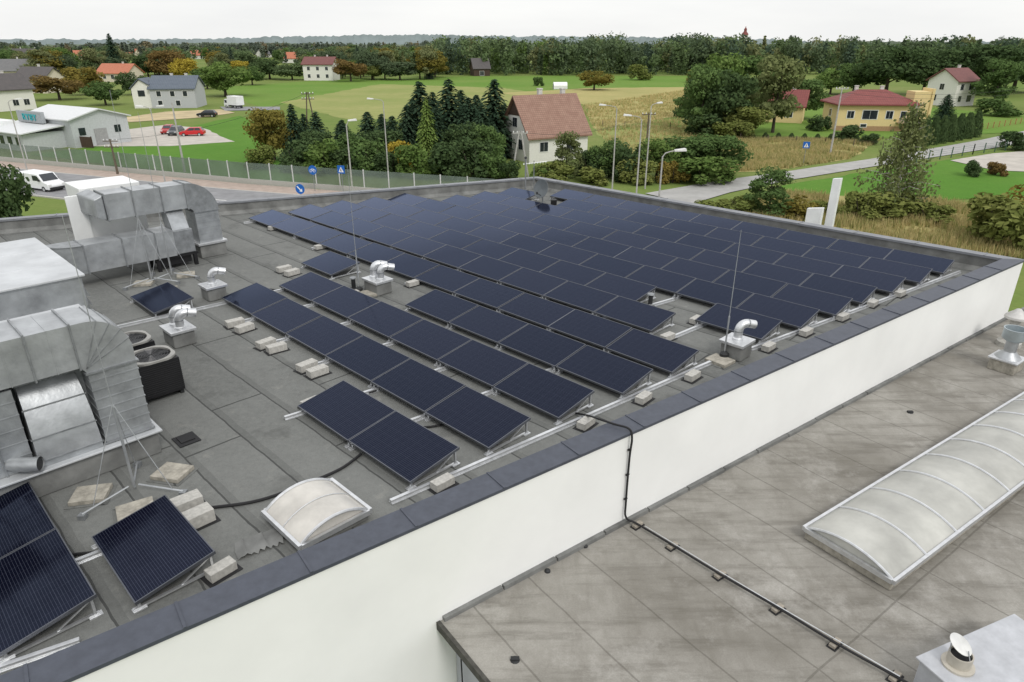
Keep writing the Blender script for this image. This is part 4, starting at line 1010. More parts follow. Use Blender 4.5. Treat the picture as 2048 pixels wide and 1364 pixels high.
wood(865, 1500, 151, 128, 420, 12, 22, 180, .8, 'dark mixed wood behind the fields in the middle', [('wdark', 4), ('wmid', 5), ('green', 1), ('wolive', 1.6), ('wspruce', 2)], 21)
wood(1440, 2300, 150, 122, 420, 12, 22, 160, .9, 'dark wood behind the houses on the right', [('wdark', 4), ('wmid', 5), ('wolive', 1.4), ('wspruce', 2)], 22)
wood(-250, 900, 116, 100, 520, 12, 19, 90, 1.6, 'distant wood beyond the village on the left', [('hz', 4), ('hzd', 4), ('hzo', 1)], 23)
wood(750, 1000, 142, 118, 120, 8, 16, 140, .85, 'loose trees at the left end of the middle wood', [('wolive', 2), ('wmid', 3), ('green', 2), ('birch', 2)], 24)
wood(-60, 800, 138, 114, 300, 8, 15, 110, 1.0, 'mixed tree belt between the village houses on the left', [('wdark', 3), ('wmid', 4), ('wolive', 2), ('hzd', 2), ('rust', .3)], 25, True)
def inpoly(x, y, P):
    c = False
    for i in range(len(P)):
        a, b = P[i], P[i-1]
        if (a.y > y) != (b.y > y) and x < (b.x-a.x)*(y-a.y)/(b.y-a.y)+a.x: c = not c
    return c
def tufts(pix, n, h, mats, label, seed):
    R = random.Random(seed); P = [G(*p) for p in pix]; mb = MB()
    x0, x1 = min(p.x for p in P), max(p.x for p in P); y0, y1 = min(p.y for p in P), max(p.y for p in P)
    k = 0
    while k < n:
        x, y = R.uniform(x0, x1), R.uniform(y0, y1)
        if not inpoly(x, y, P): continue
        if noise.noise(V((x*.25, y*.25, seed))) < R.uniform(-.5, .3): continue
        k += 1; mi = R.randrange(len(mats))
        for j in range(4):
            a = R.random()*6.28; hh = h*R.uniform(.5, 1.2); l = V((cos(a), sin(a), 0)); s_ = V((-l.y, l.x, 0))*.05
            b = V((x+R.uniform(-.15, .15), y+R.uniform(-.15, .15), 0)); o = len(mb.v)
            mb.v += [tuple(b-s_), tuple(b+s_), tuple(b+l*.25*hh+Z*hh)]; mb.f.append((o, o+1, o+2)); mb.m.append(mi)
    tag(mb.build('tall_grass', mats, None, recalc=False), label, 'grass', kind='stuff')
gs = leafmat('g_straw', (.43, .35, .16), (.61, .51, .26), (.36, .31, .13)); go = leafmat('g_olive', (.24, .25, .085), (.35, .35, .135), (.19, .22, .075))
tufts([(1420, 430), (1560, 388), (1900, 405), (2120, 425), (2140, 520), (1800, 520)], 9000, .8, [gs, gs, go], 'dry tall grass beyond the far parapet on the right', 31)
tufts([(1470, 278), (1760, 280), (1700, 318), (1560, 340), (1440, 345)], 9000, .6, [gs, gs, go], 'dry tall grass below the yellow house', 32)
tufts([(1160, 212), (1375, 180), (1480, 250), (1500, 300), (1250, 325), (1190, 258)], 9000, .6, [gs, gs, go], 'dry tall grass right of the brown roofed house', 33)

# ============================================================= HOUSES
def windows(r, lst, mats=(mWinF, mWin)):
    for (face, a, z, w_, h_, dist) in lst:
        def bx(m, a, w2, h2, o, t):
            if face == 'f': m.box(a-w2/2, a+w2/2, -dist-o, -dist-o+t, z-h2/2, z+h2/2)
            if face == 'l': m.box(-dist-o, -dist-o+t, a-w2/2, a+w2/2, z-h2/2, z+h2/2)
            if face == 'r': m.box(dist+o-t, dist+o, a-w2/2, a+w2/2, z-h2/2, z+h2/2)
        f = MB(); bx(f, a, w_+.2, h_+.2, .05, .1); fo = f.build('window', mats[0], r)
        for s_ in ((-1, 1) if w_ > 1.0 else (0,)):
            m = MB(); bx(m, a+s_*w_/4, w_ if s_ == 0 else w_/2-.05, h_, .07, .1)
            m.build('pane', mats[1], fo)
def house(px, by, yaw, w_, d_, hw, hr, wall, roof, label, wins=(), chim=(), ov=.5, name='house', gable=None, hip=False, z0=0):
    b = G(px, by); dirv = V((b.x, b.y, 0)).normalized(); b = b+dirv*d_*.5
    r = T(name, label, 'house', (b.x, b.y, z0), radians(yaw))
    x, y = w_/2, d_/2
    m = MB()
    if hip: m.box(-x, x, -y, y, 0, hw)
    else: m.extr([(-y, 0), (y, 0), (y, hw), (0, hw+hr*.985), (-y, hw)], (0, 0, 0), Y, Z, X, -x, x)
    m.build('wall', wall, r)
    k = hr/y; t = .22
    if hip:
        i = min(x, y)*.95; o = ov
        m = MB(); vs = [(-x-o, -y-o, hw-.1), (x+o, -y-o, hw-.1), (x+o, y+o, hw-.1), (-x-o, y+o, hw-.1), (-x-o, -y-o, hw+.15), (x+o, -y-o, hw+.15), (x+o, y+o, hw+.15), (-x-o, y+o, hw+.15), (-x+i, 0, hw+hr), (x-i, 0, hw+hr)]
        m.add(vs, [(0, 1, 2, 3), (0, 1, 5, 4), (1, 2, 6, 5), (2, 3, 7, 6), (3, 0, 4, 7), (4, 5, 9, 8), (5, 6, 9), (6, 7, 8, 9), (7, 4, 8)])
        rf = m.build('roof', roof, r)
    else:
        o = ov
        m = MB().extr([(-y-o, hw-o*k), (0, hw+hr), (y+o, hw-o*k), (y+o, hw-o*k+t), (0, hw+hr+t*1.15), (-y-o, hw-o*k+t)], (0, 0, 0), Y, Z, X, -x-ov, x+ov)
        rf = m.build('roof', roof, r)
    if gable:
        MB().extr([(-y*.5, hw+hr*.5), (y*.5, hw+hr*.5), (0, hw+hr*.96)], (0, 0, 0), Y, Z, X, -x-.06, -x-.01).build('gable_boards', gable, r)
    windows(r, wins)
    for cx, cy, ch in chim:
        MB().box(cx-.3, cx+.3, cy-.25, cy+.25, hw+hr*.55, hw+hr+ch).box(cx-.36, cx+.36, cy-.31, cy+.31, hw+hr+ch, hw+hr+ch+.12).build('chimney', M('chim', (.55, .53, .5), .9), rf)
    return r
tBrown = tilemat('t_brown', (.26, .14, .10), (.36, .22, .16), .33, .24)
tRed = tilemat('t_red', (.20, .045, .04), (.26, .07, .06), .4, .3)
tOrange = tilemat('t_orange', (.46, .15, .08), (.55, .2, .11), .4, .3)
tDarkRed = tilemat('t_dred', (.16, .055, .05), (.21, .075, .065), .4, .3)
tBlue = tilemat('t_blue', (.10, .125, .16), (.13, .155, .19), .4, .3)
tGrey = tilemat('t_grey', (.15, .15, .155), (.2, .195, .19), .4, .3)
tDark = tilemat('t_dark', (.08, .072, .072), (.12, .105, .10), .4, .3)
wW = M('w_white', (.68, .67, .62), .9, var=.06); wY = M('w_yellow', (.66, .52, .26), .9, var=.05); wG = M('w_grey', (.42, .43, .44), .9, var=.06); wC = M('w_cream', (.6, .54, .43), .9, var=.06)
mBoard = M('boards', (.06, .038, .026), .8, var=.3)
house(1088, 322, 30, 9.6, 7.6, 3.6, 4.6, wW, tBrown, 'white house with steep brown tiled roof behind the far corner', [('l', -1.6, 2.2, 1.1, 1.3, 4.8), ('l', 1.3, 2.2, 1.1, 1.3, 4.8), ('l', 0, 5.0, 1.2, 1.2, 4.8), ('f', -2.5, 2.0, 1.3, 1.2, 3.8), ('f', 1.8, 2.0, 1.3, 1.2, 3.8)], [(-.6, .5, .9), (3.2, .5, .8)], .45, gable=mBoard)
r = house(1728, 262, -6, 13.5, 9, 4.6, 2.4, wY, tRed, 'yellow house with low red metal roof', [('f', -4.6, 2.9, 1.2, 1.2, 4.5), ('f', -1.2, 2.9, 2.6, 1.5, 4.5), ('f', 2.2, 2.9, 1.2, 1.3, 4.5), ('f', 4.6, 2.9, .9, 1.2, 4.5), ('f', -2.0, 1.0, 1.0, .5, 4.5), ('l', 0, 2.9, 1.2, 1.2, 6.75)], [(-2.5, 1.0, .5), (2.0, .8, .5)], .7, hip=True)
MB().box(6.0, 9.2, -4.2, -.5, 0, 6.9).box(8.9, 9.3, -4.4, 0, 0, 7.4).build('stair_tower', wY, r)
MB().box(-6.76, 6.77, -4.53, -4.48, 0, .9).build('plinth', M('plinth_y', (.35, .22, .12), .9), r)
MB().box(3.6, 6.7, -5.6, -4.5, 1.5, 1.65).box(3.6, 6.7, -5.65, -5.55, 1.65, 2.5).build('balcony', M('balc', (.4, .3, .2), .8), r)
house(1568, 246, -25, 7, 7, 3.4, 2.6, wY, tRed, 'small yellow house with red roof behind the loose tree', [('f', 1.0, 1.8, 1.2, 1.2, 3.5)], [(1, .5, .5)], .5)
house(1895, 212, 25, 8, 8, 6.2, 2.6, wW, tDarkRed, 'tall white house with dark red roof at the right', [('f', -2, 4.6, 1.2, 1.4, 4), ('f', 1.6, 4.6, 1.8, 1.4, 4), ('f', -2, 1.8, 1.2, 1.4, 4), ('f', 1.6, 1.8, 1.8, 1.6, 4), ('l', 0, 4.6, 1.2, 1.4, 4), ('l', 1.5, 1.9, 1.2, 1.4, 4)], [(1.5, .4, .8)], .6)
r = house(362, 216, 8, 10.5, 9.5, 4.6, 2.6, wG, tBlue, 'grey house with blue grey roof above the sandy yard', [('f', -3.2, 3.4, 1.0, 1.2, 4.75), ('f', 0, 3.4, 1.0, 1.2, 4.75), ('f', 3, 3.4, 1.0, 1.2, 4.75), ('f', -3.2, 1.2, 1.0, 1.2, 4.75), ('f', 1, 1.2, 1.0, 1.2, 4.75)], [(-1, .6, .6), (2.5, .5, .6)], .4)
MB().extr([(-9.6, 0), (-5.27, 0), (-5.27, 5.2), (-7.4, 6.6), (-9.6, 4.6)], (0, 0, 0), X, Z, Y, -4.2, 3.0).build('side_wing', wW, r)
MB().extr([(-9.9, 4.5), (-7.4, 6.75), (-5.27, 5.4), (-5.27, 5.6), (-7.4, 6.95), (-9.9, 4.7)], (0, 0, 0), X, Z, Y, -4.6, 3.3).build('wing_roof', tBlue, r)
MB().box(-8.2, -6.6, -4.26, -4.18, 2.8, 4.2).build('wing_window', mWin, r)
house(244, 164, -14, 15, 9, 3.6, 3.2, wC, tOrange, 'cream house with bright orange roof on the left', [('f', -4, 2, 1.5, 1.5, 4.5), ('f', 0, 2, 1.5, 1.5, 4.5), ('f', 4, 2, 1.5, 1.5, 4.5)], [(2, .5, .8)], .6)
house(645, 161, -6, 13, 9, 6.6, 2.6, wW, tDarkRed, 'tall white house with dark red roof at the field edge', [('f', -4, 4.8, 1.2, 1.4, 4.5), ('f', 0, 4.8, 1.2, 1.4, 4.5), ('f', 4, 4.8, 1.2, 1.4, 4.5), ('f', -4, 1.8, 1.2, 1.4, 4.5), ('f', 0, 1.8, 1.2, 1.4, 4.5), ('f', 4, 1.8, 1.2, 1.4, 4.5)], [(-2.5, .6, .8), (3, .6, .8)], .6)
house(18, 222, 62, 9, 8, 5.0, 3.0, wW, tDark, 'white gabled house with dark roof at the left edge', [('l', -1.5, 1.8, 1.2, 1.3, 4.5), ('l', 1.5, 1.8, 1.2, 1.3, 4.5), ('l', 0, 4.8, 1.2, 1.3, 4.5), ('f', 0, 1.8, 1.3, 1.3, 4), ('f', 2.5, 1.8, 1.3, 1.3, 4)], [(1, .5, .7)], .6)
house(88, 186, -15, 12, 9, 4.2, 3.4, wC, tDark, 'cream house with dark brown roof behind the rust coloured tree', [('f', -3, 2, 1.4, 1.4, 4.5), ('f', 1, 2, 1.4, 1.4, 4.5), ('f', 4, 2, 1.4, 1.4, 4.5)], [(0, .6, .9)], .6)
house(40, 160, 20, 13, 10, 4.0, 4.2, wC, tGrey, 'cream house with grey gabled roof at the upper left', [('f', -3, 2, 1.4, 1.4, 5), ('f', 2, 2, 1.4, 1.4, 5), ('r', 0, 4.5, 1.2, 1.2, 6.5)], [(1, .6, .9)], .6)
house(62, 133, -8, 30, 12, 5, 6, wG, tDark, 'long grey house with big dark roof at the upper left', [('f', -8, 2.5, 2, 1.6, 6), ('f', 0, 2.5, 2, 1.6, 6), ('f', 8, 2.5, 2, 1.6, 6)], [(-5, .6, 1), (6, .6, 1)], .7)
house(118, 146, 30, 12, 10, 3.6, 4.0, wC, tDarkRed, 'cream house with brown red roof beyond the grey gabled one', [('f', 0, 2, 1.4, 1.4, 5)], [(0, .6, .9)], .6)
far_h = [(268, 112, 14, tOrange, wC, 'orange roofed house right of the tall spruce'), (285, 107, 12, tRed, wW, 'small red roofed house beyond the orange roofed one'), (395, 118, 11, tOrange, wW, 'orange roofed house above the yellow tree'), (528, 115, 15, tGrey, wW, 'white gabled house with grey roof in the far village'), (470, 108, 13, tRed, wW, 'small red roofed house in the far village middle'), (588, 126, 17, tOrange, wW, 'long orange roofed house left of the tall white house'), (622, 114, 14, tGrey, wW, 'grey roofed white house above the tall white house'), (560, 112, 12, tRed, wC, 'red roofed house between two grey roofed ones'), (797, 133, 13, tOrange, wC, 'orange roofed house at the left end of the middle wood'), (960, 152, 8, tDark, mBoard, 'small dark barn before the middle wood'), (165, 118, 13, tOrange, wW, 'orange roofed house left of the tall spruce'), (455, 118, 10, tDarkRed, wC, 'dark red roofed house above the round green tree'), (690, 112, 12, tOrange, wW, 'orange roofed house above the brown orange tree'), (345, 106, 14, tDarkRed, wW, 'dark red roofed house far behind the brown orange tree')]
for i, (px, by, w_, rf, wl, l) in enumerate(far_h):
    house(px, by, [-25, 15, 40, 70, -10, 8, 60, 20][i % 8], w_, 9, 3.6, 4.2, wl, rf, l, [('f', -w_*.25, 2, 1.4, 1.4, 4.5), ('f', w_*.25, 2, 1.4, 1.4, 4.5)] if wl is not mBoard else [('f', 0, 1.2, 2, 2, 4.5)], [(1, .5, .8)] if wl is not mBoard else [], .5)
b = at_depth(1486, 100, 800); b.z = 0
r = T('church_tower', 'white church tower with red cap above the right wood', 'tower', b, .3)
tz = height_to(b, 52)
MB().box(-2.6, 2.6, -2.6, 2.6, 0, tz*.72).build('wall', wW, r)
MB().lathe([(3.6, tz*.72), (3.4, tz*.76), (1.7, tz*.82), (1.4, tz*.86), (1.6, tz*.9), (.5, tz*.95), (.15, tz)], 12).build('roof', tRed, r, smooth=True)
for s_ in (-1, 1): MB().box(s_*1.1-.5, s_*1.1+.5, -2.68, -2.58, tz*.58, tz*.66).build('window', mWin, r)

# fish shop: gabled shed with lean-to
b = G(210, 290)
r = T('fish_shop', 'pale grey gabled shop shed with teal lettering beside the gravel car park', 'shop', (b.x, b.y, 0), radians(58))
mSheet = M('sheet', (.50, .52, .53), .5, .2, var=.1); mRoofS = M('roofsheet', (.60, .61, .61), .5, .1, var=.08)
MB().extr([(-4.5, 0), (4.5, 0), (4.5, 4.2), (0, 5.4), (-4.5, 4.2)], (0, 0, 0), X, Z, Y, 0, 14).build('wall', mSheet, r)
MB().extr([(-5.0, 4.05), (0, 5.42), (5.0, 4.05), (5.0, 4.22), (0, 5.6), (-5.0, 4.22)], (0, 0, 0), X, Z, Y, -.5, 14.5).build('roof', mRoofS, r)
MB().box(-10.5, -4.52, 2.5, 15, 0, 2.5).build('lean_to_wall', mSheet, r)
MB().hexa([(-11, 1.8, 2.5), (-4.52, 1.8, 3.2), (-4.52, 15.5, 3.2), (-11, 15.5, 2.5), (-11, 1.8, 2.65), (-4.52, 1.8, 3.4), (-4.52, 15.5, 3.4), (-11, 15.5, 2.65)]).build('lean_to_roof', mRoofS, r)
MB().box(-5.6, -5.02, 6, 13.5, 3.42, 5.1).build('sign_board', M('signgrey', (.30, .32, .33), .7), r)
for y in (4, 6.5, 9, 11.5, 13.8): MB().box(-10.56, -10.49, y-.6, y+.6, .8, 2.0).build('window', mWin, r)
MB().box(-1.2, .8, -.06, -.01, 0, 2.6).build('door', M('doorg', (.3, .3, .3), .6), r)
for k in (-3, 2.6): MB().box(k-.5, k+.5, -.06, -.01, 1.8, 2.9).build('window', mWin, r)
cu = bpy.data.curves.new('t', 'FONT'); cu.body = 'RYBY'; cu.size = 1.35; cu.extrude = .05; cu.align_x = 'CENTER'; cu.offset = .005; cu.space_character = 1.15
to = bpy.data.objects.new('t', cu); COL.objects.link(to); bpy.context.view_layer.update()
me = bpy.data.meshes.new_from_object(to.evaluated_get(bpy.context.evaluated_depsgraph_get())); bpy.data.objects.remove(to)
me.materials.clear(); me.materials.append(mTeal)
o = put('sign_letters', me, r); o.location = (-5.68, 9.5, 3.78); o.rotation_euler = (pi/2, 0, -pi/2); o.scale = (1.25, 1.0, 1)
a, b = G(92, 290), G(186, 297)
r = T('board_fence', 'dark brown board fence in front of the fish shop', 'fence', a, atan2((b-a).y, (b-a).x))
L = (b-a).length
MB().box(0, L, -.03, .03, .1, 1.7).build('boards', mBoard, r)
for k in range(5): MB().box(L*k/4-.06, L*k/4+.06, .03, .15, 0, 1.8).build('post', mBoard, r)

# ============================================================= VEHICLES
def wheel(r, x, y, rad=.31):
    w_ = MB().tube([(x, y-.1, rad), (x, y+.1, rad)], rad, 16).build('wheel', mRub, r)
    MB().tube([(x, y-.108, rad), (x, y+.108, rad)], rad*.58, 12).build('rim', mAlu, w_)
def frust(b0, b1, hy0, t0, t1, hy1, z0, z1):
    return [V((b0, -hy0, z0)), V((b1, -hy0, z0)), V((b1, hy0, z0)), V((b0, hy0, z0)), V((t0, -hy1, z1)), V((t1, -hy1, z1)), V((t1, hy1, z1)), V((t0, hy1, z1))]
def inset(q, u0, u1, v0, v1, o):
    a, b, c, d = q; n_ = (b-a).cross(d-a).normalized()*o
    f = lambda u_, v_: (a.lerp(b, u_)).lerp(d.lerp(c, u_), v_)+n_
    return [f(u0, v0), f(u1, v0), f(u1, v1), f(u0, v1)]
def car(px, by, yaw, col, label, group=None, van=False):
    b = G(px, by)
    r = T('delivery_van' if van else 'parked_car', label, 'van' if van else 'car', b, radians(yaw), group)
    pm = M('paint'+str(col), col, .25, 0, var=.04, spec=.6)
    if van:
        MB().extr([(-2.55, .35), (-2.6, .75), (-2.45, 1.0), (-1.75, 1.18), (-1.05, 1.92), (2.45, 1.98), (2.5, .35)], (0, 0, 0), X, Z, Y, -.95, .95).build('body', pm, r, bevel=.06)
        q = [V((-1.74, -.82, 1.22)), V((-1.74, .82, 1.22)), V((-1.09, .76, 1.88)), V((-1.09, -.76, 1.88))]
        MB().add([p+V((-.02, 0, .02)) for p in q], [(0, 3, 2, 1)]).build('windscreen', mWin, r, recalc=False)
        for s_ in (-1, 1): MB().extr([(-1.45, 1.22), (-.95, 1.75), (-.1, 1.75), (-.1, 1.2)], (0, 0, 0), X, Z, Y, s_*.955-.01, s_*.955+.01).build('side_window', mWin, r)
        for s_ in (-1, 1): MB().box(-2.62, -2.5, s_*.75-.16, s_*.75+.16, .75, .93).build('headlight', mWinF, r)
        for s_ in (-1, 1): MB().box(-1.35, -1.2, s_*1.05-.08, s_*1.05+.08, 1.2, 1.4).build('mirror', mDark, r)
        MB().box(-2.63, -2.55, -.8, .8, .35, .6).build('bumper', mDark, r)
        for x in (-1.65, 1.55):
            for s_ in (-1, 1): wheel(r, x, s_*.86, .34)
        return r
    MB().extr([(-2.0, .32), (-2.06, .62), (-1.95, .8), (-1.05, .94), (1.8, .97), (2.02, .85), (2.05, .35)], (0, 0, 0), X, Z, Y, -.86, .86).build('body', pm, r, bevel=.07)
    q = frust(-1.1, 1.95, .8, -.3, 1.5, .62, .94, 1.47)
    MB().hexa(q).build('cabin', pm, r, bevel=.05)
    f = {'windscreen': [q[3], q[0], q[4], q[7]], 'rear_window': [q[1], q[2], q[6], q[5]]}
    for nm, qq in f.items(): MB().add(inset(qq, .08, .92, .1, .9, .012), [(0, 1, 2, 3)]).build(nm, mWin, r, recalc=False)
    for qq in ([q[0], q[1], q[5], q[4]], [q[2], q[3], q[7], q[6]]):
        for u0, u1 in ((.1, .5), (.54, .9)): MB().add(inset(qq, u0, u1, .12, .88, .012), [(0, 1, 2, 3)]).build('side_window', mWin, r, recalc=False)
    for s_ in (-1, 1):
        MB().box(-2.07, -1.93, s_*.62-.18, s_*.62+.18, .62, .76).build('headlight', mWinF, r)
        MB().box(1.95, 2.07, s_*.68-.13, s_*.68+.13, .68, .84).build('tail_light', M('tail', (.3, .01, .01), .4), r)
    for x in (-1.28, 1.28):
        for s_ in (-1, 1): wheel(r, x, s_*.78)
    return r
car(386, 272, 10, (.5, .015, .02), 'bright red car, rightmost on the gravel car park', 'cars on the gravel car park')
car(353, 270, 95, (.06, .065, .07), 'dark grey car between the two red cars', 'cars on the gravel car park')
car(338, 267, 100, (.36, .018, .018), 'red car, leftmost on the gravel car park', 'cars on the gravel car park')
car(415, 234, 5, (.012, .013, .016), 'black car on the sandy yard')
car(88, 380, 154, (.74, .75, .76), 'white van driving on the main road at the left', van=True)
def truck(px, by, yaw, label, s=1.0):
    b = G(px, by); r = T('white_truck', label, 'truck', b, radians(yaw)); r.scale = (s, s, s)
    MB().box(-.4, 3.4, -1.05, 1.05, .8, 2.9).build('cargo_box', mWhiteMet, r, bevel=.03)
    MB().extr([(-2.1, .4), (-2.15, 1.1), (-1.75, 2.1), (-.5, 2.15), (-.5, .4)], (0, 0, 0), X, Z, Y, -.95, .95).build('cab', mWhiteMet, r, bevel=.06)
    MB().extr([(-2.17, 1.2), (-1.82, 2.02), (-1.78, 2.0), (-2.1, 1.2)], (0, 0, 0), X, Z, Y, -.85, .85).build('windscreen', mWin, r)
    for s_ in (-1, 1): MB().box(-1.7, -.8, s_*.955-.01, s_*.955+.01, 1.25, 1.9).build('side_window', mWin, r)
    MB().box(-2.0, 3.3, -.5, .5, .45, .78).build('chassis', mDark, r)
    for x in (-1.3, 2.3):
        for s_ in (-1, 1): wheel(r, x, s_*.85, .4)
truck(22, 288, 150, 'white box truck at the left end of the fish shop', 1.25)
truck(466, 216, -35, 'small white truck on the lane right of the blue roofed house')
r = T('white_shelter', 'small white arched shelter in the far field', 'shelter', G(1120, 178), .1)
MB().extr([(-1.3, 0), (1.3, 0), (1.3, 1.2), (.9, 2.0), (0, 2.3), (-.9, 2.0), (-1.3, 1.2)], (0, 0, 0), Y, Z, X, -2.4, 2.4).build('cover', mWhiteMet, r)
MB().box(-2.46, -2.4, -.6, .6, 0, 1.6).build('opening', mDark, r)

# ============================================================= STREET FURNITURE
def lamp(px, top, az, label, h=9.0, arm=1.3, double=False):
    rr = ray(px, top); t = (h-HC)/rr.z; b = V((rr.x*t, rr.y*t, 0))
    r = T('street_lamp', label, 'street lamp', b, az, 'street lamps')
    MB().tube([(0, 0, 0), (0, 0, h-.25)], .085, 8, .05).build('post', mPole, r)
    for s_ in ((1, -1) if double else (1,)):
        MB().tube([(0, 0, h-.3), (s_*.15, 0, h-.08), (s_*arm*.6, 0, h+.02), (s_*arm, 0, h+.06)], .035, 6).build('arm', mPole, r)
        m = MB(); m.hexa([(s_*(arm-.1), -.1, h), (s_*(arm+.65), -.16, h+.02), (s_*(arm+.65), .16, h+.02), (s_*(arm-.1), .1, h), (s_*(arm-.1), -.07, h+.13), (s_*(arm+.6), -.12, h+.2), (s_*(arm+.6), .12, h+.2), (s_*(arm-.1), .07, h+.13)])
        m.build('lamp_head', M('lamphead', (.6, .6, .58), .4), r, bevel=.03)
lamp(692, 243, .4, 'street lamp above the noise barrier nearest the building', arm=.25)
lamp(766, 199, pi, 'tall street lamp left of the light green conifer', arm=1.2)
lamp(1234, 212, pi-.2, 'tall street lamp, left of the two with heads turned left', arm=1.2)
lamp(1284, 233, pi-.2, 'tall street lamp, right of the two with heads turned left', arm=1.0)
lamp(1326, 304, .15, 'near street lamp with head turned right beyond the far parapet', arm=.8)
lamp(1303, 208, .5, 'slim far street lamp with head turned right', arm=.8)
lamp(300, 214, .2, 'street lamp beside the car park', arm=.7, double=True)
lamp(15, 200, .3, 'street lamp at the left edge above the truck', arm=.8)
def upole(px, by, top, label, aframe=False, mat=mPole, arms=1):
    b = G(px, by); h = height_to(b, top)
    r = T('utility_pole', label, 'utility pole', b, 0, 'utility poles')
    if aframe:
        for s_ in (-1, 1): MB().tube([(s_*1.0, 0, 0), (s_*.1, 0, h)], .12, 8, .08).build('pole', mat, r)
    else: MB().tube([(0, 0, 0), (0, 0, h)], .15, 8, .09).build('pole', mat, r)
    for k in range(arms):
        z = h-.25-.7*k; m = MB().beam((-.9, 0, z), (.9, 0, z), .1, .1)
        m.build('crossarm', mat, r)
        for x in (-.8, -.35, .35, .8): MB().lathe([(.03, 0), (.07, .06), (.05, .12), (.06, .18), (0, .2)], 8, (x, 0, z+.05)).build('insulator', mWhiteMet, r)
    return b, h
p1 = upole(628, 306, 184, 'wooden twin legged utility pole among the spruces', True, mPoleW, 2)
p2 = upole(236, 350, 278, 'utility pole before the noise barrier at the left', False, mPoleW, 2)
p3 = upole(1040, 356, 262, 'short twin legged utility pole left of the brown roofed house', True, mPole)
p4 = upole(1660, 310, 174, 'slim pale utility pole before the yellow house', False, mPole)
p5 = upole(370, 345, 205, 'thin grey pole behind the noise barrier', False, mPole, 0)
p6 = upole(1290, 330, 225, 'slim wooden pole right of the tall lamps', False, mPoleW, 1)
p7 = upole(2075, 300, 165, 'pole at the right end of the side road', False, mPole)
def wire(a, b, dz, label):
    A_ = a[0]+V((0, 0, a[1]-.1+dz)); B_ = b[0]+V((0, 0, b[1]-.1+dz)); pts = []
    for k in range(13): t = k/12; p = A_.lerp(B_, t); p.z -= 1.2*4*t*(1-t); pts.append(p)
    tag(MB().tube(pts, .016, 4).build('power_line', mDark), label, 'power line', 'power lines')
wire(p1, p2, 0, 'power line from the twin legged pole to the barrier pole')
wire(p3, p6, 0, 'power line passing the brown roofed house')
wire(p4, p7, 0, 'upper power line from the pale pole to the right edge')
wire(p4, p7, -.6, 'lower power line from the pale pole to the right edge')
r = T('noise_barrier', 'long glazed noise barrier on a concrete base along the main road', 'noise barrier', (0, 0, 0))
mb = MB(); segs = []
for i in range(len(bl)-2):
    a, b = bl[i], bl[i+1]; L = (b-a).length; n_ = max(1, round(L/3.0))
    for k in range(n_): segs.append((a.lerp(b, k/n_), a.lerp(b, (k+1)/n_)))
segs = segs[8:]
for a, b in segs: mb.beam((a.x, a.y, .3), (b.x, b.y, .3), .16, .6)
mb.build('concrete_base', mConc, r)
for a, b in segs:
    MB().box(a.x-.06, a.x+.06, a.y-.06, a.y+.06, 0, 2.5).build('post', mBarP, r)
    e = (b-a).normalized()*.08
    MB().beam((a.x+e.x, a.y+e.y, 1.52), (b.x-e.x, b.y-e.y, 1.52), .02, 1.8).build('glass_panel', mBar, r)
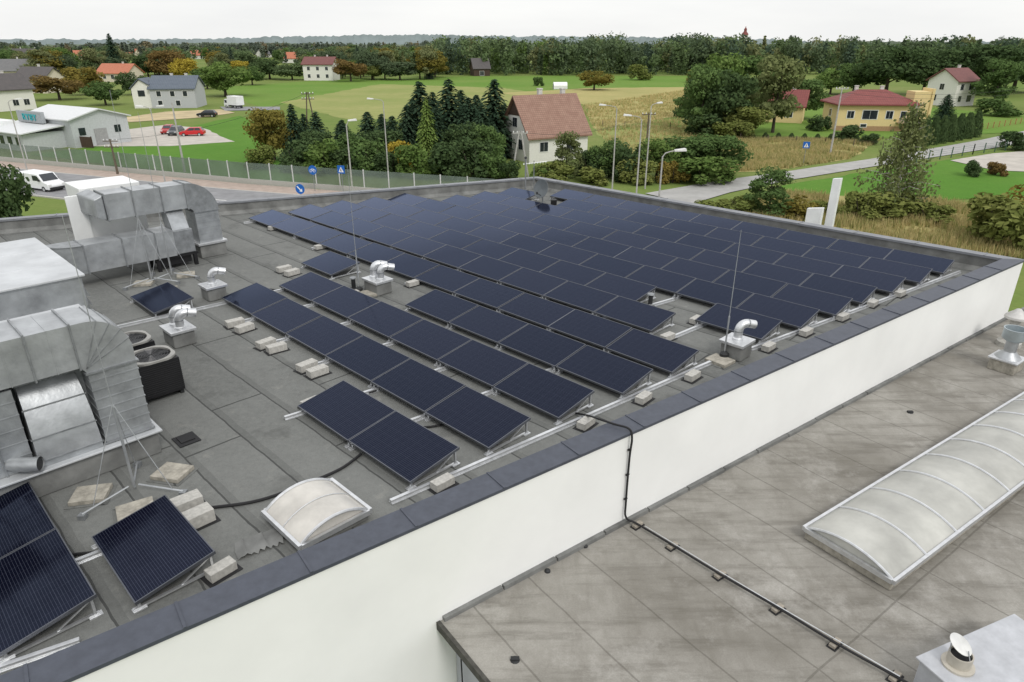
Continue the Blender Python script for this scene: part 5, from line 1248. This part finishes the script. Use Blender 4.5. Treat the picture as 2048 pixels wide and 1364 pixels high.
def sign(px, py, z, shape, label):
    rr = ray(px, py); t = (z-HC)/rr.z; b = V((rr.x*t, rr.y*t, 0))
    r = T('road_sign', label, 'road sign', b, -.25)
    MB().tube([(0, .04, 0), (0, .04, z+.45)], .035, 8).build('post', mGalv2, r)
    if shape == 'round':
        m = MB(); n_ = 24
        m.extr([(.5*cos(2*pi*k/n_), .5*sin(2*pi*k/n_)) for k in range(n_)], (0, 0, z), X, Z, Y, -.01, .01); m.build('plate', mSignB, r)
        MB().extr([(-.26, .3), (.1, -.06), (.22, .06), (.24, -.26), (-.08, -.24), (.02, -.14), (-.34, .22)], (0, 0, z), X, Z, Y, -.018, -.012).build('arrow_mark', mSignW, r)
    elif shape == 'bike':
        m = MB(); n_ = 24
        m.extr([(.5*cos(2*pi*k/n_), .5*sin(2*pi*k/n_)) for k in range(n_)], (0, 0, z), X, Z, Y, -.01, .01); m.build('plate', mSignB, r)
        m = MB()
        for cx in (-.2, .2):
            pts = [(cx+.14*cos(2*pi*k/14), -.015, z-.08+.14*sin(2*pi*k/14)) for k in range(15)]; m.tube(pts, .02, 5)
        m.tube([(-.2, -.015, z-.08), (-.08, -.015, z+.14), (.12, -.015, z+.14), (.2, -.015, z-.08)], .02, 5).tube([(.12, -.015, z+.14), (.0, -.015, z-.08), (-.08, -.015, z+.14)], .02, 5)
        m.build('bicycle_mark', mSignW, r)
    else:
        MB().box(-.42, .42, -.01, .01, z-.42, z+.42).build('plate', mSignB, r)
        MB().extr([(-.3, -.28), (.3, -.28), (0, .28)], (0, 0, z), X, Z, Y, -.018, -.012).build('white_triangle', mSignW, r)
        MB().extr([(-.05, .1), (.04, .1), (.03, -.05), (.12, -.22), (.05, -.22), (-.01, -.1), (-.1, -.22), (-.14, -.2), (-.05, -.04)], (0, 0, z), X, Z, Y, -.024, -.02).build('walking_mark', mDark, r)
sign(625, 340, 2.4, 'bike', 'round blue bicycle sign by the noise barrier')
sign(682, 339, 2.6, 'square', 'square blue crossing sign beside the street lamp')
sign(600, 378, 1.7, 'round', 'round blue arrow sign low by the main road')
sign(1613, 290, 2.6, 'square', 'small square blue sign beside the side road')
def wfence(pix, label, h=1.3, step=2.5, mat=mDark, name='wire_fence'):
    P = [G(*p) for p in pix]; r = T(name, label, 'fence', (0, 0, 0)); m = MB()
    for a, b in zip(P, P[1:]):
        n_ = max(1, int((b-a).length/step))
        for k in range(n_+1):
            q = a.lerp(b, k/n_); MB().box(q.x-.05, q.x+.05, q.y-.05, q.y+.05, 0, h).build('post', mat, r)
        for z in (.15, .4, .65, .9, 1.15): m.beam((a.x, a.y, z*h/1.3), (b.x, b.y, z*h/1.3), .015, .018)
    m.build('wires', mat, r)
mGF = M('greenfence', (.04, .09, .055), .6)
wfence([(1832, 326), (1945, 309), (2090, 292)], 'green wire fence right of the side road', 1.5, 2.5, mGF)
wfence([(1205, 254), (1340, 258), (1480, 256)], 'dark post fence across the straw field', 1.2, 3.5, mPoleW)
wfence([(1480, 280), (1650, 288), (1765, 297)], 'low wire fence before the small thujas', 1.1, 4, mPoleW)
wfence([(1950, 262), (2090, 240)], 'tawny fence at the right behind the thuja hedge', 1.2, 2.5, M('tawnyf', (.3, .14, .06), .8))
